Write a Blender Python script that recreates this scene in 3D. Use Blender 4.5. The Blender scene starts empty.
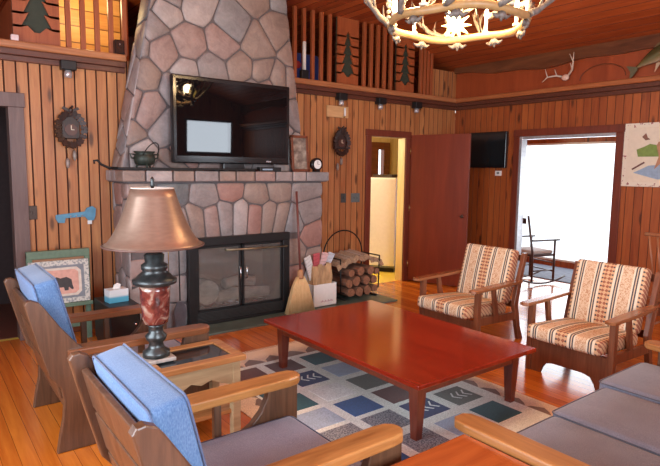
import bpy, bmesh, math, random
from mathutils import Vector, Matrix
random.seed(7)
C = bpy.context.scene.collection
PI = math.pi

# ------------------------------------------------------------------ camera
cam_data = bpy.data.cameras.new('camera')
cam_data.sensor_width = 36.0
cam_data.lens = 552.8 * 36.0 / 660.0
cam_data.clip_start = 0.02
cam = bpy.data.objects.new('camera', cam_data)
C.objects.link(cam)
yaw, pitch, roll = 0.652, 0.115, 0.0124
_F = Vector((math.sin(yaw) * math.cos(pitch), math.cos(yaw) * math.cos(pitch), -math.sin(pitch)))
_R = Vector((math.cos(yaw), -math.sin(yaw), 0))
_U = _R.cross(_F)
_r = _R * math.cos(roll) + _U * math.sin(roll)
_u = -_R * math.sin(roll) + _U * math.cos(roll)
M = Matrix.Identity(4)
for i in range(3):
    M[i][0] = _r[i]; M[i][1] = _u[i]; M[i][2] = -_F[i]
M[0][3], M[1][3], M[2][3] = -6.6015, -5.5859, 1.5835
cam.matrix_world = M
bpy.context.scene.camera = cam

# ------------------------------------------------------------------ world, light, exposure
w = bpy.data.worlds.new('overcast_sky')
bpy.context.scene.world = w
w.use_nodes = True
w.node_tree.nodes['Background'].inputs[0].default_value = (0.86, 0.93, 1.0, 1)
w.node_tree.nodes['Background'].inputs[1].default_value = 1.7
vs = bpy.context.scene.view_settings
vs.view_transform = 'Standard'; vs.look = 'None'; vs.gamma = 1.0; vs.use_curve_mapping = False
vs.exposure = 0.52

def area(name, loc, direction, sx, sy, power, col):
    l = bpy.data.lights.new(name, 'AREA'); l.shape = 'RECTANGLE'; l.size = sx; l.size_y = sy
    l.energy = power; l.color = col
    o = bpy.data.objects.new(name, l); C.objects.link(o); o.location = loc
    o.rotation_euler = Vector(direction).to_track_quat('-Z', 'Y').to_euler()
    return o
def point(name, loc, power, col, rad=0.05):
    l = bpy.data.lights.new(name, 'POINT'); l.energy = power; l.color = col; l.shadow_soft_size = rad
    o = bpy.data.objects.new(name, l); C.objects.link(o); o.location = loc
    return o
DAY = (0.80, 0.89, 1.0)
area('west_window_daylight', (-7.9, -3.4, 1.6), (1, 0, -0.05), 2.6, 1.7, 105, DAY)
area('south_window_daylight_a', (-5.6, -7.5, 1.75), (0, 1, -0.05), 2.2, 1.6, 140, DAY)
area('south_window_daylight_b', (-0.9, -7.56, 2.3), (0, 1, -0.05), 1.1, 0.7, 26, DAY)
area('sunroom_daylight', (1.93, -1.2, 1.1), (-1, 0, -0.1), 2.9, 1.7, 32, (0.9, 0.95, 1.0))
WARM = (1.0, 0.66, 0.33)

# ------------------------------------------------------------------ material helpers
class NT:
    def __init__(s, name):
        s.m = bpy.data.materials.new(name); s.m.use_nodes = True
        s.t = s.m.node_tree; s.b = s.t.nodes['Principled BSDF']
        s.tc = s.t.nodes.new('ShaderNodeTexCoord')
    def n(s, k, **kw):
        x = s.t.nodes.new(k)
        for a, v in kw.items(): setattr(x, a, v)
        return x
    def l(s, a, b): s.t.links.new(a, b)
    def put(s, inp, v):
        if isinstance(v, bpy.types.NodeSocket): s.l(v, inp)
        else: inp.default_value = v
    def math(s, op, a, b=0.0, c=0.0):
        x = s.n('ShaderNodeMath', operation=op)
        s.put(x.inputs[0], a); s.put(x.inputs[1], b); s.put(x.inputs[2], c)
        return x.outputs[0]
    def xyz(s, vec=None):
        x = s.n('ShaderNodeSeparateXYZ'); s.l(vec or s.tc.outputs['Object'], x.inputs[0]); return x.outputs
    def comb(s, a, b, c):
        x = s.n('ShaderNodeCombineXYZ')
        for i, v in enumerate((a, b, c)): s.put(x.inputs[i], v)
        return x.outputs[0]
    def mapv(s, scale=(1, 1, 1), vec=None):
        x = s.n('ShaderNodeMapping'); x.inputs['Scale'].default_value = scale
        s.l(vec or s.tc.outputs['Object'], x.inputs[0]); return x.outputs[0]
    def noise(s, vec, scale=5, detail=3, rough=0.5, dist=0.0):
        x = s.n('ShaderNodeTexNoise'); s.l(vec, x.inputs['Vector'])
        x.inputs['Scale'].default_value = scale; x.inputs['Detail'].default_value = detail
        x.inputs['Roughness'].default_value = rough; x.inputs['Distortion'].default_value = dist
        return x.outputs['Fac']
    def ramp(s, fac, stops, mode='LINEAR'):
        x = s.n('ShaderNodeValToRGB'); s.put(x.inputs[0], fac); r = x.color_ramp; r.interpolation = mode
        while len(r.elements) < len(stops): r.elements.new(0.5)
        for e, (p, c) in zip(r.elements, stops):
            e.position = p; e.color = (c[0], c[1], c[2], 1)
        return x.outputs[0]
    def mix(s, fac, a, b, mode='MIX'):
        x = s.n('ShaderNodeMix', data_type='RGBA', blend_type=mode)
        s.put(x.inputs[0], fac)
        for i, v in ((6, a), (7, b)):
            if isinstance(v, tuple): v = (v[0], v[1], v[2], 1)
            s.put(x.inputs[i], v)
        return x.outputs[2]
    def bump(s, h, strength=0.3, dist=0.01):
        x = s.n('ShaderNodeBump'); x.inputs['Strength'].default_value = strength
        x.inputs['Distance'].default_value = dist; s.l(h, x.inputs['Height'])
        s.l(x.outputs[0], s.b.inputs['Normal'])
    def out(s, col, rough=0.5, metal=0.0, spec=0.5, coat=0.0):
        if isinstance(col, tuple): col = (col[0], col[1], col[2], 1)
        s.put(s.b.inputs['Base Color'], col); s.put(s.b.inputs['Roughness'], rough)
        s.b.inputs['Metallic'].default_value = metal
        s.b.inputs['Specular IOR Level'].default_value = spec
        s.b.inputs['Coat Weight'].default_value = coat
        s.b.inputs['Coat Roughness'].default_value = 0.12
        return s.m

def plain(name, col, rough=0.5, metal=0.0, var=0.12, scale=25, spec=0.5, bump=0.0, coat=0.0):
    t = NT(name); f = t.noise(t.tc.outputs['Object'], scale, 3)
    a = tuple(max(0, c * (1 - var)) for c in col); b = tuple(min(1, c * (1 + var)) for c in col)
    if bump: t.bump(f, bump, 0.004)
    return t.out(t.ramp(f, [(0.3, a), (0.7, b)]), rough, metal, spec, coat)

def wood(name, dark, light, grain='x', rough=0.4, across=22.0, along=1.6, plank=None, knots=0.0, coat=0.0,
         boardvar=0.35, gap=None, spec=0.5, bump=0.08, kscale=1.0):
    """plank = (axis, width): every board gets its own tone and its own grain."""
    t = NT(name); X = t.xyz(); ax = {'x': 0, 'y': 1, 'z': 2}
    sc = [across] * 3; sc[ax[grain]] = along
    vec = t.tc.outputs['Object']; tone = None
    if plank:
        cell = t.math('FLOOR', t.math('DIVIDE', X[ax[plank[0]]], plank[1]))
        wn = t.n('ShaderNodeTexWhiteNoise', noise_dimensions='1D'); t.l(cell, wn.inputs['W'])
        tone = wn.outputs['Value']
        off = t.comb(t.math('MULTIPLY', tone, 37.0), t.math('MULTIPLY', tone, 71.0), t.math('MULTIPLY', tone, 53.0))
        va = t.n('ShaderNodeVectorMath', operation='ADD'); t.l(vec, va.inputs[0]); t.l(off, va.inputs[1]); vec = va.outputs[0]
    f1 = t.noise(t.mapv(sc, vec), 1.0, 4, 0.6, 1.2)
    f2 = t.noise(t.mapv([s * 3 for s in sc], vec), 1.0, 3, 0.6)
    f = t.math('ADD', t.math('MULTIPLY', f1, 0.7), t.math('MULTIPLY', f2, 0.3))
    if tone is not None:
        f = t.math('ADD', f, t.math('MULTIPLY', t.math('SUBTRACT', tone, 0.5), boardvar))
    col = t.ramp(f, [(0.28, dark), (0.5, tuple((a + b) / 2 for a, b in zip(dark, light))), (0.72, light)])
    if knots:
        v = t.n('ShaderNodeTexVoronoi'); sk = [11.0 * kscale] * 3; sk[ax[grain]] = 3.2 * kscale
        t.l(t.mapv(sk, vec), v.inputs['Vector']); v.inputs['Scale'].default_value = 1.0
        k = t.ramp(v.outputs['Distance'], [(0.15, (1, 1, 1)), (0.30, (0, 0, 0))])
        sel = t.n('ShaderNodeSeparateColor'); t.l(v.outputs['Color'], sel.inputs[0])
        on = t.math('GREATER_THAN', sel.outputs[0], 1.0 - knots)
        kk = t.math('MULTIPLY', t.math('MULTIPLY', k, on), 0.85)
        col = t.mix(kk, col, tuple(c * 0.22 for c in dark))
    if gap:
        fr = t.math('FRACT', t.math('DIVIDE', X[ax[plank[0]]], plank[1]))
        e = t.math('LESS_THAN', t.math('MINIMUM', fr, t.math('SUBTRACT', 1.0, fr)), gap)
        col = t.mix(e, col, tuple(c * 0.35 for c in dark))
    t.bump(f, bump, 0.004)
    return t.out(col, rough, 0, spec, coat)

# ------------------------------------------------------------------ mesh helpers
class B:
    def __init__(s): s.bm = bmesh.new(); s.mi = 0
    def face(s, vs):
        try:
            f = s.bm.faces.new(vs); f.material_index = s.mi; return f
        except ValueError: return None
    def merge(s, bm2, mat=None, smooth=False):
        mp = {}
        for v in bm2.verts: mp[v] = s.bm.verts.new(mat @ v.co if mat else v.co)
        for f in bm2.faces:
            g = s.face([mp[v] for v in f.verts])
            if g: g.smooth = smooth or f.smooth
        bm2.free(); return s
    def box(s, a, b, bev=0.0, seg=2, rot=None, about=None):
        bm = bmesh.new(); bmesh.ops.create_cube(bm, size=1.0)
        c = [(a[i] + b[i]) / 2 for i in range(3)]; d = [abs(b[i] - a[i]) for i in range(3)]
        for v in bm.verts: v.co = Vector((v.co.x * d[0], v.co.y * d[1], v.co.z * d[2]))
        if bev > 0:
            bev = min(bev, min(d) * 0.49)
            bmesh.ops.bevel(bm, geom=list(bm.edges), offset=bev, segments=seg, profile=0.5, affect='EDGES')
        mt = Matrix.Translation(c)
        if rot is not None:
            if about is not None: mt = Matrix.Translation(about) @ rot @ Matrix.Translation(-Vector(about)) @ mt
            else: mt = mt @ rot
        return s.merge(bm, mt)
    def prism(s, pts, axis, a, b, bev=0.0):
        """pts: 2-D polygon in the two other axes (in xyz order), extruded from a to b along axis."""
        def p(q, t): return {'x': (t, q[0], q[1]), 'y': (q[0], t, q[1]), 'z': (q[0], q[1], t)}[axis]
        bm = bmesh.new()
        va = [bm.verts.new(p(q, a)) for q in pts]; vb = [bm.verts.new(p(q, b)) for q in pts]
        n = len(pts); bm.faces.new(va); bm.faces.new(vb[::-1])
        for i in range(n): bm.faces.new((va[i], vb[i], vb[(i + 1) % n], va[(i + 1) % n]))
        bmesh.ops.recalc_face_normals(bm, faces=list(bm.faces))
        if bev > 0:
            ed = [e for e in bm.edges if len(e.link_faces) == 2 and any(len(f.verts) == n and n > 4 or f in () for f in e.link_faces)] if n > 4 else list(bm.edges)
            bmesh.ops.bevel(bm, geom=ed, offset=bev, segments=2, profile=0.5, affect='EDGES')
        return s.merge(bm)
    def tube(s, pts, r, n=8, cap=True, closed=False, smooth=True):
        pts = [Vector(p) for p in pts]; N = len(pts)
        rs = r if isinstance(r, (list, tuple)) else [r] * N
        rings = []; up = None
        for i, p in enumerate(pts):
            if closed: t = pts[(i + 1) % N] - pts[i - 1]
            else: t = pts[min(i + 1, N - 1)] - pts[max(i - 1, 0)]
            t = t.normalized() if t.length > 1e-9 else Vector((0, 0, 1))
            if up is None: up = Vector((0, 0, 1)) if abs(t.z) < 0.9 else Vector((1, 0, 0))
            a = t.cross(up)
            if a.length < 1e-4: a = t.orthogonal()
            a.normalize(); b = t.cross(a).normalized(); up = -b if -b.dot(up) > 0 else b
            b2 = t.cross(a)
            rings.append([s.bm.verts.new(p + (a * math.cos(2 * PI * k / n) + b2 * math.sin(2 * PI * k / n)) * rs[i]) for k in range(n)])
        for i in range(N if closed else N - 1):
            A, D = rings[i], rings[(i + 1) % N]
            for k in range(n):
                f = s.face((A[k], A[(k + 1) % n], D[(k + 1) % n], D[k]))
                if f: f.smooth = smooth
        if cap and not closed:
            s.face(rings[0][::-1]); s.face(rings[-1])
        return s
    def lathe(s, prof, c=(0, 0, 0), n=24, cap=True, sq=None, smooth=True):
        rings = []
        for r, z in prof:
            rings.append([s.bm.verts.new((c[0] + r * math.cos(2 * PI * k / n), c[1] + r * math.sin(2 * PI * k / n), c[2] + z)) for k in range(n)])
        for A, D in zip(rings, rings[1:]):
            for k in range(n):
                f = s.face((A[k], A[(k + 1) % n], D[(k + 1) % n], D[k]))
                if f: f.smooth = smooth
        if cap: s.face(rings[0][::-1]); s.face(rings[-1])
        return s
    def ball(s, c, r, sc=(1, 1, 1), sub=2):
        bm = bmesh.new(); bmesh.ops.create_icosphere(bm, subdivisions=sub, radius=r)
        return s.merge(bm, Matrix.Translation(c) @ Matrix.Diagonal((*sc, 1)), True)
    def quad(s, *p):
        return s.face([s.bm.verts.new(q) for q in p])
    def move(s, mt):
        for v in s.bm.verts: v.co = mt @ v.co
        return s

def obj(name, b, mats, parent=None, loc=None, label=None, kind=None):
    me = bpy.data.meshes.new(name)
    bmesh.ops.recalc_face_normals(b.bm, faces=list(b.bm.faces))
    if loc is not None:
        for v in b.bm.verts: v.co -= Vector(loc)
    b.bm.to_mesh(me); b.bm.free()
    for m in (mats if isinstance(mats, (list, tuple)) else [mats]): me.materials.append(m)
    o = bpy.data.objects.new(name, me); C.objects.link(o)
    if loc is not None: o.location = loc
    if parent: o.parent = parent
    if label: o['label'] = label
    if kind: o['kind'] = kind
    return o
def thing(name, label, cat, loc=(0, 0, 0), rz=0.0, group=None):
    o = bpy.data.objects.new(name, None); C.objects.link(o); o.empty_display_size = 0.1
    o.location = loc; o.rotation_euler = (0, 0, rz); o['label'] = label; o['category'] = cat
    if group: o['group'] = group
    return o
def tag(o, label, cat, group=None, kind=None):
    o['label'] = label; o['category'] = cat
    if group: o['group'] = group
    if kind: o['kind'] = kind
    return o
def struct(name, b, mats): return obj(name, b, mats, kind='structure')
def dup(root, loc, rz=None, label=None, group=None):
    r = root.copy(); C.objects.link(r); r.location = loc
    if rz is not None: r.rotation_euler = (0, 0, rz)
    if label: r['label'] = label
    if group: r['group'] = group
    for ch in list(root.children):
        c = ch.copy(); C.objects.link(c); c.parent = r
        for g in ch.children:
            d = g.copy(); C.objects.link(d); d.parent = c
    return r

# ------------------------------------------------------------------ materials
BW = 0.095
WALLK = dict(grain='z', across=13, along=1.1, rough=0.45, knots=0.45, boardvar=0.22)
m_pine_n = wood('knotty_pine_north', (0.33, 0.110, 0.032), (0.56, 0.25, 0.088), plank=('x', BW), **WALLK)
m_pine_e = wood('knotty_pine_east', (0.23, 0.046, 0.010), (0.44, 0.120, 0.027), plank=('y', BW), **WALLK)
m_groove = plain('stained_groove', (0.075, 0.022, 0.010), 0.6)
m_redwood = wood('redwood_panel', (0.25, 0.042, 0.010), (0.40, 0.080, 0.020), grain='z', across=6, along=0.8, rough=0.45)
m_ceil = wood('cedar_ceiling', (0.30, 0.055, 0.012), (0.54, 0.125, 0.028), grain='y', across=16, along=1.0, rough=0.45, plank=('x', 0.14), boardvar=0.35)
m_trim = wood('dark_trim', (0.11, 0.028, 0.012), (0.24, 0.07, 0.028), grain='x', rough=0.4)
m_trimr = wood('dark_red_casing', (0.12, 0.022, 0.012), (0.22, 0.05, 0.022), grain='z', rough=0.4)
m_ledge = wood('ledge_wood', (0.30, 0.10, 0.035), (0.52, 0.22, 0.09), grain='x', rough=0.38)
m_ledge_e = wood('ledge_wood_east', (0.30, 0.085, 0.025), (0.48, 0.17, 0.06), grain='y', rough=0.38)
m_ledge_dark = wood('ledge_moulding', (0.07, 0.02, 0.012), (0.15, 0.045, 0.022), grain='x', rough=0.4)
m_baluster = wood('baluster_wood', (0.26, 0.055, 0.016), (0.44, 0.12, 0.036), grain='z', rough=0.45)
m_floor = wood('pine_floor', (0.46, 0.10, 0.010), (0.72, 0.215, 0.026), grain='y', across=14, along=0.8, rough=0.2, plank=('x', 0.085), boardvar=0.3, gap=0.015, coat=0.35, bump=0.02)
m_kfloor = plain('yellow_linoleum', (0.80, 0.58, 0.09), 0.25, var=0.05)
m_door = wood('mahogany_door_veneer', (0.15, 0.024, 0.009), (0.23, 0.040, 0.014), grain='z', across=9, along=0.8, rough=0.35)
m_yellowpine = wood('yellow_pine', (0.60, 0.42, 0.17), (0.80, 0.62, 0.30), grain='z', rough=0.45, plank=('x', BW))
m_yellowceil = wood('kitchen_ceiling_pine', (0.62, 0.40, 0.10), (0.85, 0.62, 0.2), grain='y', rough=0.45, plank=('x', 0.12), gap=0.05)
m_loftpine = wood('loft_pine_log', (0.62, 0.27, 0.06), (0.85, 0.45, 0.12), grain='x', rough=0.45, plank=('z', 0.17), gap=0.04)
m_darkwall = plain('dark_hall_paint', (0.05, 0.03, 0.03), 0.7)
m_black = plain('black_metal', (0.015, 0.015, 0.016), 0.4, 0.3)
m_iron = plain('wrought_iron', (0.02, 0.02, 0.021), 0.5, 0.6, bump=0.3)
m_castiron = plain('cast_iron_green', (0.035, 0.045, 0.035), 0.5, 0.4, bump=0.4)
m_firebox = plain('soot_black_brick', (0.13, 0.105, 0.09), 0.9, bump=0.4)
m_brass = plain('antique_brass', (0.55, 0.38, 0.15), 0.3, 1.0, var=0.05)
m_chrome = plain('brushed_steel', (0.6, 0.6, 0.62), 0.25, 1.0, var=0.05)
m_white = plain('white_plastic', (0.82, 0.82, 0.80), 0.35, var=0.03)
m_screen = plain('gloss_black_screen', (0.004, 0.004, 0.005), 0.02, 0, spec=0.4)
m_bezel = plain('gloss_black_bezel', (0.01, 0.01, 0.011), 0.15)
m_mortar = plain('grey_mortar', (0.12, 0.10, 0.10), 0.8, bump=0.4)
def stone(name, a, b):
    t = NT(name); v = t.tc.outputs['Object']
    f = t.noise(v, 7, 5, 0.65, 0.6); g = t.noise(v, 45, 3)
    col = t.ramp(t.math('ADD', t.math('MULTIPLY', f, 0.8), t.math('MULTIPLY', g, 0.2)), [(0.3, a), (0.7, b)])
    t.bump(f, 0.5, 0.02)
    return t.out(col, 0.5, 0, 0.4)
STONES = [stone('fieldstone_pink', (0.22, 0.145, 0.13), (0.385, 0.275, 0.245)),
          stone('fieldstone_mauve', (0.185, 0.155, 0.15), (0.34, 0.29, 0.28)),
          stone('fieldstone_grey', (0.17, 0.16, 0.165), (0.32, 0.30, 0.30)),
          stone('fieldstone_brown', (0.19, 0.135, 0.115), (0.34, 0.25, 0.21)),
          stone('fieldstone_slate', (0.09, 0.095, 0.10), (0.20, 0.205, 0.215)),
          stone('fieldstone_rust', (0.24, 0.125, 0.105), (0.37, 0.215, 0.18)),
          stone('fieldstone_pale', (0.27, 0.23, 0.22), (0.46, 0.39, 0.37))]
m_slate = plain('green_slate', (0.10, 0.14, 0.12), 0.4, var=0.25, scale=6, bump=0.2)
m_table = wood('cherry_red_tabletop', (0.20, 0.013, 0.005), (0.35, 0.032, 0.010), grain='y', across=12, along=0.7, rough=0.16, coat=0.5, plank=('x', 0.23), boardvar=0.25, bump=0.02)
m_tableleg = wood('cherry_red_leg', (0.11, 0.016, 0.008), (0.22, 0.042, 0.017), grain='z', rough=0.3, coat=0.3)
m_rustic = wood('weathered_oak_board', (0.050, 0.020, 0.010), (0.170, 0.078, 0.038), grain='z', across=20, along=1.5, rough=0.42, knots=0.15, coat=0.15)
m_rusticx = wood('oiled_oak_arm', (0.10, 0.030, 0.012), (0.29, 0.105, 0.038), grain='x', across=18, along=1.5, rough=0.28, coat=0.35)
m_rusticy = wood('golden_oak_arm', (0.26, 0.09, 0.024), (0.54, 0.25, 0.075), grain='y', across=18, along=1.5, rough=0.28, coat=0.35)
m_sidetop = wood('honey_table_frame', (0.28, 0.10, 0.032), (0.52, 0.24, 0.085), grain='x', rough=0.25, coat=0.3)
m_sideapron = wood('pale_table_apron', (0.30, 0.20, 0.10), (0.50, 0.36, 0.20), grain='x', rough=0.4)
m_cornertop = wood('orange_pine_tabletop', (0.30, 0.055, 0.011), (0.52, 0.125, 0.026), grain='x', across=10, along=0.8, rough=0.22, coat=0.4)
m_chairwood = wood('armchair_walnut', (0.12, 0.035, 0.016), (0.28, 0.10, 0.045), grain='z', rough=0.32, coat=0.2)
m_chairarm = wood('armchair_arm_wood', (0.22, 0.07, 0.026), (0.42, 0.17, 0.07), grain='x', rough=0.26, coat=0.3)
def fabric(name, a, b, sc=260):
    t = NT(name); v = t.tc.outputs['Object']
    f = t.noise(t.mapv((1, 1, 0.35), v), sc, 2); g = t.noise(v, 5, 3)
    col = t.ramp(t.math('ADD', t.math('MULTIPLY', f, 0.7), t.math('MULTIPLY', g, 0.3)), [(0.35, a), (0.65, b)])
    t.bump(f, 0.35, 0.002)
    m = t.out(col, 0.9, 0, 0.2); t.b.inputs['Sheen Weight'].default_value = 0.25
    return m
m_denim = fabric('blue_denim_daylit', (0.075, 0.15, 0.30), (0.155, 0.255, 0.43))  # back cushions: bluish window light is put into the cloth colour
m_seatgrey = fabric('denim_grey_lilac', (0.19, 0.215, 0.33), (0.32, 0.355, 0.50))  # seat cushions: same cloth, greyer, without the window light tint
m_sofagrey = fabric('grey_sofa_cotton', (0.18, 0.195, 0.255), (0.29, 0.315, 0.40))
m_piping = fabric('navy_piping', (0.07, 0.10, 0.19), (0.13, 0.17, 0.28))

m_sofapipe = fabric('grey_piping', (0.10, 0.105, 0.14), (0.18, 0.185, 0.23))
def southwest(name):
    """striped seat cloth with rows of woven motifs; stripes run front to back, counted along local y."""
    t = NT(name); X = t.xyz(); P = 0.30
    y = t.math('FRACT', t.math('DIVIDE', t.math('ADD', X[1], 3.15), P))
    run = t.math('ADD', X[2], t.math('MULTIPLY', X[0], -1.0))
    cream = (0.76, 0.58, 0.40); tan = (0.70, 0.44, 0.25); dk = (0.085, 0.075, 0.085); grey = (0.42, 0.42, 0.42); wh = (0.82, 0.72, 0.56)
    base = t.ramp(y, [(0.0, cream), (0.14, wh), (0.18, dk), (0.215, cream), (0.245, dk), (0.28, wh), (0.34, tan), (0.66, wh), (0.72, dk),
                      (0.755, cream), (0.785, dk), (0.82, wh), (0.86, cream)], 'CONSTANT')
    # motif triangles in the centre band
    fr = t.math('FRACT', t.math('MULTIPLY', run, 24.0))
    c = t.math('ABSOLUTE', t.math('SUBTRACT', y, 0.50))
    tri = t.math('LESS_THAN', t.math('ABSOLUTE', t.math('SUBTRACT', fr, 0.5)), t.math('SUBTRACT', 0.42, t.math('MULTIPLY', t.math('ABSOLUTE', t.math('SUBTRACT', c, 0.055)), 8.0)))
    inb = t.math('LESS_THAN', c, 0.14)
    col = t.mix(t.math('MULTIPLY', t.math('MULTIPLY', tri, inb), 0.9), base, (0.33, 0.10, 0.06))
    tri2 = t.math('LESS_THAN', t.math('ABSOLUTE', t.math('SUBTRACT', t.math('FRACT', t.math('MULTIPLY', run, 24.0)), 0.5)), 0.2)
    e = t.math('LESS_THAN', t.math('ABSOLUTE', t.math('SUBTRACT', c, 0.125)), 0.022)
    col = t.mix(t.math('MULTIPLY', tri2, e), col, dk)
    # vine-like speckle in the cream band
    n = t.noise(t.tc.outputs['Object'], 75, 2, 0.5, 1.5)
    sp = t.math('GREATER_THAN', n, 0.54)
    side = t.math('GREATER_THAN', c, 0.36)
    col = t.mix(t.math('MULTIPLY', t.math('MULTIPLY', sp, side), 0.8), col, (0.50, 0.22, 0.10))
    t.bump(t.noise(t.tc.outputs['Object'], 300, 2), 0.3, 0.002)
    m = t.out(col, 0.85, 0, 0.2)
    return m
m_southwest = southwest('striped_southwest_cloth')

# ------------------------------------------------------------------ the room shell
NX0, NX1 = -8.0, 0.0       # north wall runs along x, room interior is y < 0
SY = -7.6
def boards(b, u0, u1, v0, v1, fn, wid=BW, g=0.012, d=0.010):
    """vertical tongue-and-groove boards; fn(u, v, depth) gives the point."""
    k = math.floor(u0 / wid)
    while k * wid < u1:
        a = max(u0, k * wid); c = min(u1, (k + 1) * wid)
        fa = min(max(a, k * wid + g / 2), c); fc = max(min(c, (k + 1) * wid - g / 2), a)
        if fc > fa:
            b.mi = 0
            b.quad(fn(fa, v0, 0), fn(fc, v0, 0), fn(fc, v1, 0), fn(fa, v1, 0))
        b.mi = 1
        for p, q, dp, dq in ((a, fa, d, 0), (fc, c, 0, d)):
            if q - p > 1e-5: b.quad(fn(p, v0, dp), fn(q, v0, dq), fn(q, v1, dq), fn(p, v1, dp))
        k += 1
    b.mi = 0
north = lambda u, v, dd: (u, dd, v)
east = lambda u, v, dd: (dd, u, v)
DX0, DX1, DT = -1.69, -1.02, 2.04
EY0, EY1, ET = -2.43, -1.13, 2.06
LX0, LX1, LT = -6.75, -5.86, 2.10
Z1 = 2.6
b = B()
for (a, c, z0, z1) in ((NX0, LX0, 0, Z1), (LX0, LX1, LT, Z1), (LX1, -4.0, 0, Z1), (-4.0, DX0, 0, Z1), (DX0, DX1, DT, Z1), (DX1, 0, 0, Z1)):
    boards(b, a, c, z0, z1, north, g=(0.014 if c < -3.9 else 0.008))
# solid body behind the boards
for (a, c, z0, z1) in ((NX0, LX0, 0, Z1), (LX0, LX1, LT, Z1), (LX1, DX0, 0, Z1), (DX0, DX1, DT, Z1), (DX1, 0, 0, Z1)):
    b.box((a, 0.011, z0), (c, 0.12, z1))
# the panelled part of the upper wall next to the corner
boards(b, -0.55, 0, Z1, 3.03, north)
b.box((-0.55, 0.011, Z1), (0, 0.12, 3.03))
struct('wall_north', b, [m_pine_n, m_groove])
b = B()
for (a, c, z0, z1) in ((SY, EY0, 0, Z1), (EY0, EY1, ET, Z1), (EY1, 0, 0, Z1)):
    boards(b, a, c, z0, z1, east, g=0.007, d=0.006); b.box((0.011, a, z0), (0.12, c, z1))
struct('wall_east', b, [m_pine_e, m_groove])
b = B(); b.box((0.0, SY, Z1), (0.12, 0.12, 3.6)); 
struct('wall_east_upper', b, m_redwood)
b = B()   # west and south walls, with windows
for (a, c, z0, z1) in ((SY, -4.8, 0, 3.6), (-4.8, -2.0, 0, 0.7), (-4.8, -2.0, 2.5, 3.6), (-2.0, 0, 0, 3.6)):
    b.box((-8.12, a, z0), (-8.0, c, z1))
struct('wall_west', b, m_pine_e)
b = B()
for (a, c, z0, z1) in ((-8.12, -6.8, 0, 3.6), (-6.8, -4.4, 0, 0.85), (-6.8, -4.4, 2.65, 3.6), (-4.4, -3.6, 0, 3.6), (-3.6, -1.5, 0, 3.6), (-1.5, -0.3, 0, 1.9), (-1.5, -0.3, 2.7, 3.6), (-0.3, 0.12, 0, 3.6)):
    b.box((a, SY - 0.12, z0), (c, SY, z1))
struct('wall_south', b, m_pine_n)
def window(name, axis, pos, a, c, z0, z1, nmul, mat=m_trimr):
    b = B(); t = 0.06
    f = (lambda p, q, r, s_: b.box((p, pos - 0.05, r), (q, pos + 0.05, s_), 0.005)) if axis == 'y' else (lambda p, q, r, s_: b.box((pos - 0.05, p, r), (pos + 0.05, q, s_), 0.005))
    f(a, c, z0, z0 + t); f(a, c, z1 - t, z1); f(a, a + t, z0, z1); f(c - t, c, z0, z1)
    for k in range(1, nmul):
        x = a + (c - a) * k / nmul; f(x - 0.03, x + 0.03, z0, z1)
    return struct(name, b, mat)
window('window_1', 'x', -8.06, -4.8, -2.0, 0.7, 2.5, 3)
window('window_2', 'y', SY - 0.06, -6.8, -4.4, 0.85, 2.65, 2)
window('window_3', 'y', SY - 0.06, -1.5, -0.3, 1.9, 2.7, 1)

# floor of the living room, sunroom and hall
b = B(); b.box((-8.12, SY - 0.12, -0.06), (0.06, 0.06, 0.0)); b.box((0.06, SY - 0.12, -0.06), (2.1, 0.50, 0.0))
struct('floor', b, m_floor)
b = B(); b.box((-8.12, 0.06, -0.06), (0.06, 4.0, 0.0)); b.box((0.06, 0.50, -0.06), (2.4, 4.0, 0.0)); struct('floor_kitchen', b, m_kfloor)
# ceiling profile: level, then falling towards the east wall
b = B()
def ceil_boards(b, prof, y0, y1):
    wid = 0.14
    for (xa, za), (xb, zb) in zip(prof, prof[1:]):
        n = max(1, round((xb - xa) / wid))
        for k in range(n):
            u0, u1 = k / n, (k + 1) / n; g = 0.03 / n
            P = lambda u, dz: (xa + (xb - xa) * u, za + (zb - za) * u + dz)
            pa, pb = P(u0 + g, 0), P(u1 - g, 0); qa, qb = P(u0, 0.01), P(u1, 0.01)
            b.mi = 0; b.quad((pa[0], y0, pa[1]), (pb[0], y0, pb[1]), (pb[0], y1, pb[1]), (pa[0], y1, pa[1]))
            b.mi = 1; b.quad((qa[0], y0, qa[1]), (pa[0], y0, pa[1]), (pa[0], y1, pa[1]), (qa[0], y1, qa[1]))
            b.quad((pb[0], y0, pb[1]), (qb[0], y0, qb[1]), (qb[0], y1, qb[1]), (pb[0], y1, pb[1]))
    b.mi = 0
ceil_boards(b, [(-8.12, 3.47), (-1.40, 3.45), (0.0, 3.07)], SY - 0.12, 3.0)
b.box((-8.12, SY - 0.12, 3.53), (0.12, 3.0, 3.6))
struct('ceiling', b, [m_ceil, m_groove])

# ledge (plate shelf) around the room at the loft floor
b = B()
for (a, c) in ((NX0, -4.87), (-3.02, 0.0)):
    b.mi = 0; b.box((a, -0.10, 2.575), (c, 0.02, 2.64), 0.012)
    b.mi = 1; b.box((a, -0.07, 2.525), (c, 0.0, 2.575), 0.004); b.box((a, -0.035, 2.475), (c, 0.0, 2.526), 0.006)
struct('trim_1', b, [m_ledge, m_ledge_dark])
b = B()
b.box((-0.11, SY, 2.575), (0.02, 0.0, 2.635), 0.012)
b.mi = 1; b.box((-0.07, SY, 2.525), (0.0, 0.0, 2.575), 0.004); b.box((-0.035, SY, 2.475), (0.0, 0.0, 2.526), 0.006)
struct('trim_2', b, [m_ledge_e, m_ledge_dark])
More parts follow.
